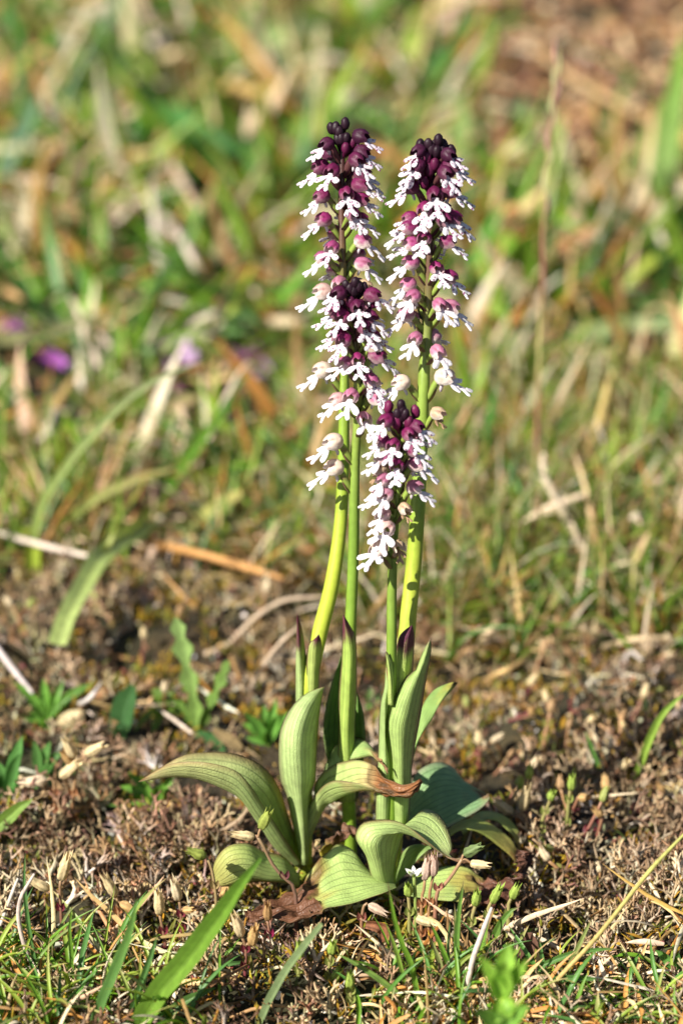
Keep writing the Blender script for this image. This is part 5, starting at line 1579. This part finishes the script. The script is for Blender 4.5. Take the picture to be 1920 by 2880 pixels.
cw('bent red stem with a drooping pink husk by the orchid foot', 6, [(305, 1500), (305, 1400), (322, 1300), (345, 1282)], [(352, 1290, 472, 1352, (.62, .46, .34), 2.0)], scol=(.26, .09, .07), y0=-17)
cw('dark leaning stem with a grey-green bud and a cream bristle husk', 6, [(850, 1240), (900, 1160), (965, 1080), (1040, 960)], [(1055, 925, 1165, 868, (.16, .22, .08), 2.2), (1100, 985, 1222, 1002, HUSK, 1.9)], scol=(.30, .12, .09), thick=1.2, y0=-17)
cw('tall pale stem with green buds and a dry husk beside the yellow leaf', 'b8', [(470, 390), (520, 320), (580, 260), (640, 150), (690, 60), (735, 5)], [(650, 208, 570, 150, HUSK, 2.4), (735, 20, 745, -40, (.36, .44, .10), 1.8), (690, 75, 700, 20, (.36, .44, .10), 1.4)], scol=(.30, .20, .13))
cw('upright stem with a tall golden husk beside the yellow leaf', 'b8', [(685, 345), (692, 260), (702, 190)], [(702, 190, 728, 70, HUSK, 2.3)], scol=REDB)
for lab, z, stem, cap in (
        ('slim green seedling with a round bud in dark litter', 'b8', [(800, 360), (810, 250), (835, 180), (862, 110)], (850, 130, 868, 92)),
        ('tall pale green seedling stalk behind dark litter', 'b8', [(930, 330), (945, 220), (955, 120), (972, 20)], (965, 80, 972, 10)),
        ('small bright green bud before the dead curled leaf', 'b8', [(520, 730), (535, 690), (552, 645)], (540, 690, 582, 602)),
        ('small bright green bud beyond the dead curled leaf', 'b8', [(630, 700), (640, 670), (655, 645)], (645, 665, 678, 596)),
        ('tiny green seedling below the jointed straw', 'c3', [(850, 760), (852, 640), (858, 570), (870, 510)], (862, 530, 880, 448)),
        ('hairy yellow-green bud beside a jointed straw', 'c3', [(880, 790), (885, 740), (890, 720)], (885, 725, 925, 645)),
        ('leafy pale green shoot under the jointed straw', 'c3', [(1010, 900), (1008, 840), (1000, 760)], (1000, 790, 1005, 675)),
        ('dull green shoot beside the slanting grey blade', 'c3', [(625, 670), (628, 620), (630, 580)], (628, 600, 632, 460)),
        ('white-tipped green bud in front of the yellowing leaf', 'b8', [(432, 790), (440, 740), (455, 690)], (450, 700, 462, 632)),
        ('green bud on a stalk beside the pink husks', 6, [(655, 1330), (650, 1260), (648, 1220)], (648, 1225, 645, 1150))):
    x0, y0, x1, y1 = cap
    cw(lab, z, stem, [(x0, y0, x1, y1, (.34, .46, .09), 1.9)], d=.9, scol=(.26, .30, .08), y0=-17 if any(k in lab for k in ('curled leaf', 'yellowing', 'pink husks')) else None)

# small white starry flower
P = stalk_path(6, [(700, 1280), (694, 1180), (690, 1100), (690, 1075)], 0, n=10, y0=-17)
root = thing('white_flower', 'tiny white star flower on a green stalk before the orchid leaf', 'flower', P[0])
V, Fc = tube(P, .38, 6)
link('stem', mesh('stem', V, Fc, 'orchid_stem', np.tile(np.array((.24, .32, .08)), (len(V), 1)), None, True, P[0]), root)
for i in range(5):
    a = i * 1.2566 + .4
    d = np.array([math.cos(a), math.sin(a) * .8, .75])
    link('petal', lens_leaf(resample(np.array([P[-1], P[-1] + d * 1.0, P[-1] + d * 1.9]), 6), 1.0, (.8, .8, .76), P[0], 'petal', .4, .2, mat='flower_petal'), root)
    link('sepal', lens_leaf(resample(np.array([P[-1], P[-1] + d * .9 + (.3, -.2, -.3), P[-1] + d * 1.8 + (.5, -.2, -.5)]), 6), .8, (.26, .36, .08), P[0], 'sepal', .4, .3), root)

# look-alike dry seed stems scattered behind
proto = []
for i in range(5):
    L = [9, 12, 7, 10, 14][i]
    b = [.6, -.9, .3, 1.4, -.4][i]
    q = resample(np.array([(0, 0, -1), (b * .4, .2, L * .4), (b, .4, L * .75), (b * 1.3, .3, L)]), 10)
    V, Fc = tube(q, .42, 6)
    sm = mesh('stem', V, Fc, 'orchid_stem', mixc(np.broadcast_to(np.array([RED, REDB, RED, (.36, .17, .10), (.22, .05, .07)][i]), V.shape), (.4, .26, .12), np.r_[np.repeat(np.linspace(0, .6, 10), 6), 0, .6]))
    d = np.array([[.5, -.2, 3.4], [-1.2, -.4, 3.0], [2.6, -.3, 1.6], [.8, -.5, 3.2], [-.3, -.3, 3.6]][i])
    cm = capsule_mesh(q[-1], q[-1] + d, 2.1, [HUSK, (.70, .58, .38), HUSKB, (.44, .28, .14), (.36, .40, .12)][i], np.zeros(3))
    lm = [lens_leaf(resample(np.array([q[k], q[k] + (s * .6, -.3, .9), q[k] + (s * .9, -.4, 2.4)]), 6), 1.2, [RED, (.3, .3, .08)][i % 2], np.zeros(3), 'leaf', .2, .5) for k, s in ((3, -1), (3, 1), (6, -1), (6, 1))]
    proto.append((sm, cm, lm))
PB = [((1230, 1780, 1920, 2300), 55, 'cream husk on a short reddish stem in the moss behind the orchids', 'dry seed stems behind the orchids'),
      ((1380, 1060, 1920, 1560), 26, 'far cream husk on a reddish stem in the sunlit litter', 'far dry seed stems'),
      ((20, 1640, 780, 2020), 13, 'small dry seed stem standing in brown lichen behind the arching leaf', 'dry seed stems in the brown lichen'),
      ((1480, 2300, 1900, 2700), 7, 'short dry seed stem in the gritty pale lichen', 'dry seed stems in the pale lichen')]
for bx, cnt, lab, grp in PB:
    for i in range(cnt):
        px, py = random.uniform(bx[0], bx[2]), random.uniform(bx[1], bx[3])
        p = ground(px, py)
        sm, cm, lm = random.choice(proto)
        r = thing('chickweed_stem', lab, 'chickweed', p, grp)
        r.rotation_euler = (random.gauss(0, .42), random.gauss(0, .42), random.uniform(0, 6.28))
        k = random.uniform(.5, 1.0)
        r.scale = (k, k, k)
        link('stem', sm, r); link('seed_capsule', cm, r)
        for l in lm[:random.choice((2, 4))]:
            link('leaf', l, r)


# leafy seedlings: leaves run from a centre to given tips
def seedling(label, z, centre, tips, w=2.3, c=(.12, .27, .04), dy=-1.0, height=2.0, y0=None, stem=None, name='leafy_seedling', group=None):
    (cx, cy), = Q(z, [centre])
    if y0 is None:
        g = ground(cx, cy + 14)
        Yc = g[1]
    else:
        Yc = y0
    C0 = at_y(cx, cy, Yc)
    foot = np.array([C0[0], C0[1], float(gz(C0[0], C0[1]))])
    root = thing(name, label, 'seedling', foot, group)
    P = resample(np.array([foot - (0, 0, .6), (foot + C0) / 2 + (.2, 0, 0), C0]), 6)
    V, Fc = tube(P, .5, 6)
    link('stem', mesh('stem', V, Fc, 'orchid_stem', np.tile(np.asarray(c) * np.array((1.6, 1.3, 1.2)), (len(V), 1)), None, True, foot), root)
    for i, tp in enumerate(tips):
        (tx, ty), = Q(z, [tp[:2]])
        yo = tp[2] if len(tp) > 2 else dy * (1 if i % 2 else -1.2)
        T0 = at_y(tx, ty, Yc + yo)
        if T0[2] < gz(T0[0], T0[1]) + .4:
            T0 = ground(tx, ty, .6)
        m = (C0 + T0) / 2 + np.array([0, 0, .10 * np.linalg.norm(T0 - C0)])
        cc = np.asarray(c) * random.uniform(.8, 1.25)
        ww = w * random.uniform(.85, 1.1) if len(tp) < 4 else tp[3]
        link('leaf', lens_leaf(resample(np.array([C0, m, T0]), 12), ww, cc * 1.15, foot, 'leaf', random.uniform(-.3, .5), .4, (.4, .75, 1, .95, .65, .08), c1=cc), root)
    return root


seedling('bright green seedling rosette beside a big cream seed', 'c2', (375, 490), [(115, 195), (320, 260, 2), (580, 295), (345, 165, 3), (150, 475), (320, 700), (500, 180, 3), (260, 390), (740, 200, 4)], 2.6)
seedling('cluster of blue-green ribbed seedling leaves at the frame edge', 'c2', (60, 1110), [(185, 620, 3), (155, 755, 1), (-40, 800, 2), (315, 1010), (10, 950), (-60, 1060), (40, 880, 2)], 3.2, (.10, .25, .06))
seedling('half-shaded seedling under the cream seed stems', 'c2', (320, 930), [(490, 750), (440, 870), (400, 660, 2), (270, 650, 2), (430, 1050), (670, 880), (690, 980)], 2.8, (.09, .21, .05))
seedling('glossy green seedling below the tip of the arching orchid leaf', 'c2', (1225, 1150), [(1010, 905), (1235, 1005, -2), (1375, 930), (895, 1130), (1375, 1140), (835, 1170), (950, 1010, 2), (1290, 990)], 2.5, (.13, .28, .04))
seedling('fresh seedling rosette behind the upright orchid leaf', 4, (125, 945), [(175, 655, 2), (-30, 750), (90, 700, 3), (265, 735), (-40, 820), (-20, 1040), (100, 880, -2), (195, 760)], 2.6, (.13, .30, .05))
seedling('small seedling leaves behind the thick stem base', 4, (780, 700), [(790, 590, 2), (720, 640), (850, 640), (740, 720)], 2.2, (.13, .26, .06))
seedling('small dark seedling at the edge of pale lichen', 'b8', (1520, 1040), [(1420, 940), (1540, 955), (1590, 1010), (1405, 1085), (1480, 1010)], 2.3, (.10, .24, .05))
seedling('low mixed green seedling beneath the toothed leaf', 'b5', (900, 960), [(840, 870), (960, 870), (1050, 940), (930, 910, -1), (840, 1110), (740, 1090), (1000, 1000)], 2.2, (.16, .28, .04))
seedling('soft blurred green herb standing closest to the lens', 'c1', (665, 1290), [(715, 800, 4, 4.2), (480, 905, 0, 2.8), (880, 935, 0, 2.8), (560, 1100, -2, 3.0), (780, 1060, 3, 3.0), (600, 1500, -3, 3.4), (740, 1450, -3, 3.4), (690, 960, -2, 3.6)], 3.0, (.22, .40, .05), y0=-92)
seedling('lower soft green leaves of a herb close to the lens', 'c1', (665, 1560), [(420, 1390, -2, 3.2), (900, 1350, -1, 3.2), (560, 1640), (780, 1640)], 3.0, (.16, .33, .05), y0=-94)

# toothed leaf standing behind the seedlings
tooth = (.3, .35, .5, 1.0, .3, .5, 1.2, .35, .5, 1.3, .4, .9, .1)
P = stalk_path('b5', [(1085, 1110), (1070, 930), (1040, 780), (1010, 640), (968, 462)], 2, n=26)
root = thing('toothed_seedling', 'pale green seedling with jagged toothed leaves before brown lichen', 'seedling', P[0])
V, Fc, C = ribbon(P, 4.6, .2, .2, (.18, .30, .06), (.24, .36, .12), None, tooth)
link('leaf', mesh('leaf', V, Fc, 'grass_blade', C, None, True, P[0]), root)
for pts, w in (([(1100, 1100), (1150, 960), (1200, 850), (1260, 700)], 3.0), ([(1080, 1080), (1000, 960), (920, 900), (838, 858)], 2.6), ([(1080, 1000), (1060, 900), (1000, 800)], 2.6)):
    P2 = stalk_path('b5', pts, 1, n=20)
    V, Fc, C = ribbon(P2, w, .3, .2, (.16, .29, .05), (.18, .30, .07), None, tooth)
    link('leaf', mesh('leaf', V, Fc, 'grass_blade', C, None, True, P[0]), root)

# single leaves and husks on the ground
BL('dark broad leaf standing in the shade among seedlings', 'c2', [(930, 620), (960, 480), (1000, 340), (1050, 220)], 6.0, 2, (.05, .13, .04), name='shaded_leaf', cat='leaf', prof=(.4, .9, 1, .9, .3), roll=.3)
BL('round green leaf with a pale rim behind white dead stalks', 'c1', [(600, 930), (590, 840), (595, 760), (640, 690)], 5.6, 1, (.09, .20, .05), name='round_leaf', cat='leaf', prof=(.3, .85, 1, .95, .55, .1), fold=.15)
BL('flat dark brown dead leaf flake standing in the tuft', 'c1', [(930, 1050), (905, 930), (890, 820), (880, 700)], 4.6, 1, (.15, .075, .05), name='dead_leaf', cat='dead leaf', prof=(.6, .9, 1, .9, .5), mat='litter_flake', fold=.1)
BL('curled brown dead leaf scrap hanging below the orchid base', 'c3', [(1240, 540), (1255, 430), (1240, 340), (1120, 310)], 3.0, 0, (.24, .10, .05), name='dead_leaf', cat='dead leaf', prof=(.4, .8, 1, .6), mat='litter_flake', roll=.5)
BL('green leaf slip lying behind the arching orchid leaf', 5, [(700, 150), (640, 110), (580, 60), (510, 25)], 3.0, 1, (.07, .19, .06), name='fallen_leaf', cat='leaf', prof=(.5, 1, .9, .3))
BL('brown dead leaf slip lying beside the green one', 5, [(830, 130), (760, 90), (690, 50), (620, 5)], 3.0, 1, (.26, .19, .09), name='dead_leaf', cat='dead leaf', prof=(.5, 1, .9, .4), mat='litter_flake')
for lab, z, a, b, d, col in (('big cream pointed seed husk lying by the green rosette', 'c2', (462, 545), (672, 432), 4.2, (.62, .52, .30)),
                             ('tan rounded husk beside the arching orchid leaf tip', 'c2', (1120, 880), (1215, 850), 3.0, (.46, .30, .15)),
                             ('cream papery scrap under the glossy seedling', 'c2', (1260, 1195), (1370, 1155), 2.8, (.60, .44, .24)),
                             ('brown rounded husk in the shade by the dark leaf', 'c2', (750, 310), (860, 270), 3.0, (.34, .18, .08))):
    (ax, ay), (bx, by) = Q(z, [a, b])
    p0 = ground(ax, ay, 1.4); p1 = at_y(bx, by, p0[1] - 1)
    p1[2] = max(p1[2], float(gz(p1[0], p1[1])) + 1)
    o = link('seed_husk', capsule_mesh(p0, p1, d, col, p0, False, 'seed_husk'), None, p0)
    tag(o, lab, 'husk')

# far purple flowers
PUR = (.42, .13, .46)
fl = [('b3', (75, 195), (60, 290), 3.2, PUR, 'purple flower at the frame edge beyond the long shaded blade'),
      ('b3', (112, 155), (100, 260), 2.6, (.40, .18, .46), 'second purple flower close above the one at the frame edge'),
      ('b3', (265, 335), (262, 420), 2.8, (.50, .14, .58), 'vivid magenta flower beside a dark purple herb'),
      ('b3', (190, 325), (195, 420), 3.0, (.16, .05, .13), 'dark purple flower head beside the vivid magenta one'),
      ('b3', (820, 305), (800, 400), 4.2, (.56, .38, .60), 'pale lilac flower above the grey-green arched blade'),
      ('b3', (1105, 355), (1110, 440), 3.2, (.34, .10, .30), 'purple flower lowest in the group behind the spikes'),
      ('b3', (1180, 365), (1170, 450), 3.0, (.54, .28, .58), 'lilac flower in the group behind the spikes'),
      ('b3', (1160, 300), (1155, 400), 2.4, (.26, .06, .22), 'dark flower bud on top of the group behind the spikes'),
      ('b3', (790, 475), (785, 540), 2.4, (.34, .10, .22), 'small dull purple flower below the lilac one'),
      ('b3', (690, 965), (700, 1040), 3.0, (.12, .02, .07), 'dark purple herb at the foot of the fresh pointed blade'),
      ('b3', (800, 955), (790, 1020), 2.4, (.14, .03, .09), 'small dark purple herb right beside the pointed blade foot')]
for z, hd, ft, r, col, lab in fl:
    r *= 1.55
    (fx, fy), (hx, hy) = Q(z, [ft, hd])
    p = ground(fx, fy)
    h = at_y(hx, hy, p[1])
    root = thing('purple_flower', lab.replace(' right beside', ' beside'), 'flower', p)
    V, Fc = tube(resample(np.array([p - (0, 0, .6), (p + h) / 2 + (.6, 0, 0), h]), 8), .5, 6)
    link('stem', mesh('stem', V, Fc, 'orchid_stem', np.tile(np.array((.18, .16, .07)), (len(V), 1)), None, True, p), root)
    for i in range(6):
        a = i * 1.047 + random.uniform(-.2, .2)
        d = np.array([math.cos(a), -.5 + .35 * math.sin(a), math.sin(a) * .9])
        q = resample(np.array([h, h + d * r * .6, h + d * r * 1.05 + (0, 0, -.3)]), 8)
        link('petal', lens_leaf(q, r * .75, np.asarray(col) * random.uniform(.8, 1.2), p, 'petal', random.uniform(-.3, .3), .2, (.3, .7, 1, 1, .75, .2), mat='flower_petal'), root)

# grass tufts along the near edge: each tuft is a thing, each blade a part
TB = []
for i in range(26):
    dry = i % 5 in (1, 3)
    bend = RNG.uniform(.2, 2.1) if not dry else RNG.uniform(.6, 3.0)
    e = RNG.uniform(.95, 1.5)
    S = 12
    pos = np.zeros(3); pts = [pos]
    az = 0
    for k in range(S):
        az += RNG.normal(0, .07)
        pos = pos + np.array([math.cos(e) * math.cos(az), math.cos(e) * math.sin(az), math.sin(e)]) / S * 10
        e -= bend / S
        pts.append(pos)
    pts = np.array(pts)
    c = (STRAW if dry else GREEN)[RNG.integers(0, 5)] * RNG.uniform(.9, 1.3)
    w = RNG.uniform(.6, 1.1)
    T = unit(np.gradient(pts, axis=0)); s = np.tile(np.array([0, 1.0, 0]), (S + 1, 1)); nn = np.cross(s, T)
    t = np.linspace(0, 1, S + 1)
    ww = np.interp(t, [0, .2, .7, 1], [.6, 1, .8, .03]) * w / 2
    V = np.stack([pts - s * ww[:, None], pts + nn * ww[:, None] * .6, pts + s * ww[:, None]], 1).reshape(-1, 3)
    C = mixc(np.broadcast_to(c, V.shape), STRAW[i % 3] if i % 4 == 0 else c * 1.1, np.repeat(t ** 3, 3))
    TB.append((dry, mesh('blade', V, grid_faces(S + 1, 3), 'dry_straw' if dry else 'grass_blade', np.clip(C, 0, .8))))
GRN = [m for d, m in TB if not d]; DRY = [m for d, m in TB if d]


def tuft(px, py, n, hmin, hmax, spread, dryshare, label, group, wide=1.0):
    p = ground(px, py)
    r = thing('grass_tuft', label, 'grass tuft', p, group)
    for i in range(int(n * 1.7)):
        d = random.random() < dryshare
        o = link('blade', random.choice(DRY if d else GRN), r)
        x, y = random.gauss(0, spread), random.gauss(0, spread)
        o.location = Vector((x * MM, y * MM, (float(gz(p[0] + x, p[1] + y)) - p[2] - .6) * MM))
        k = random.uniform(hmin, hmax) / 10 * (.8 if d else 1)
        tx = random.gauss(0, .45 if d else .16)
        o.rotation_euler = (tx, random.gauss(0, .45 if d else .14), random.uniform(0, 6.28))
        o.scale = (k, random.uniform(.8, 1.5) * wide, k)
    return r


for px, py, n in ((40, 2800, 16), (120, 2740, 14), (190, 2830, 16), (250, 2760, 12), (60, 2890, 16), (300, 2850, 14), (150, 2920, 16), (390, 2890, 12), (10, 2700, 10), (330, 2720, 9), (460, 2800, 8), (-60, 2830, 14), (520, 2900, 10)):
    tuft(px, py, n, 9, 24, 3.4, .36, 'grass tuft of green and bleached blades by the broad folded blade', 'grass tufts by the broad folded blade')
for px, py, n in ((1130, 2760, 14), (1190, 2820, 16), (1260, 2780, 16), (1330, 2840, 16), (1230, 2890, 16), (1400, 2770, 11), (1450, 2850, 16), (1530, 2800, 12), (1580, 2880, 16), (1680, 2820, 12), (1740, 2880, 16), (1830, 2850, 14), (1900, 2800, 12), (1100, 2860, 14), (1380, 2910, 16), (1650, 2930, 14), (1860, 2920, 14), (1040, 2800, 8), (1780, 2760, 7), (1960, 2880, 12)):
    tuft(px, py, n, 7, 19, 3.4, .55, 'tangled grass tuft of pale straw and thin green blades below the orchids', 'tangled grass tufts below the orchids')
for px, py, n in ((1220, 1650, 16), (1300, 1600, 16), (1380, 1660, 16), (1160, 1590, 14), (1270, 1700, 14), (1460, 1580, 14), (1240, 1540, 16), (1340, 1520, 16), (1420, 1480, 14), (1520, 1520, 12), (1600, 1440, 12), (1180, 1480, 14)):
    tuft(px, py, n, 14, 34, 4.5, .4, 'upright turf tuft of blue-green and tan blades behind the thick stem', 'turf tufts behind the thick stem', 1.9)
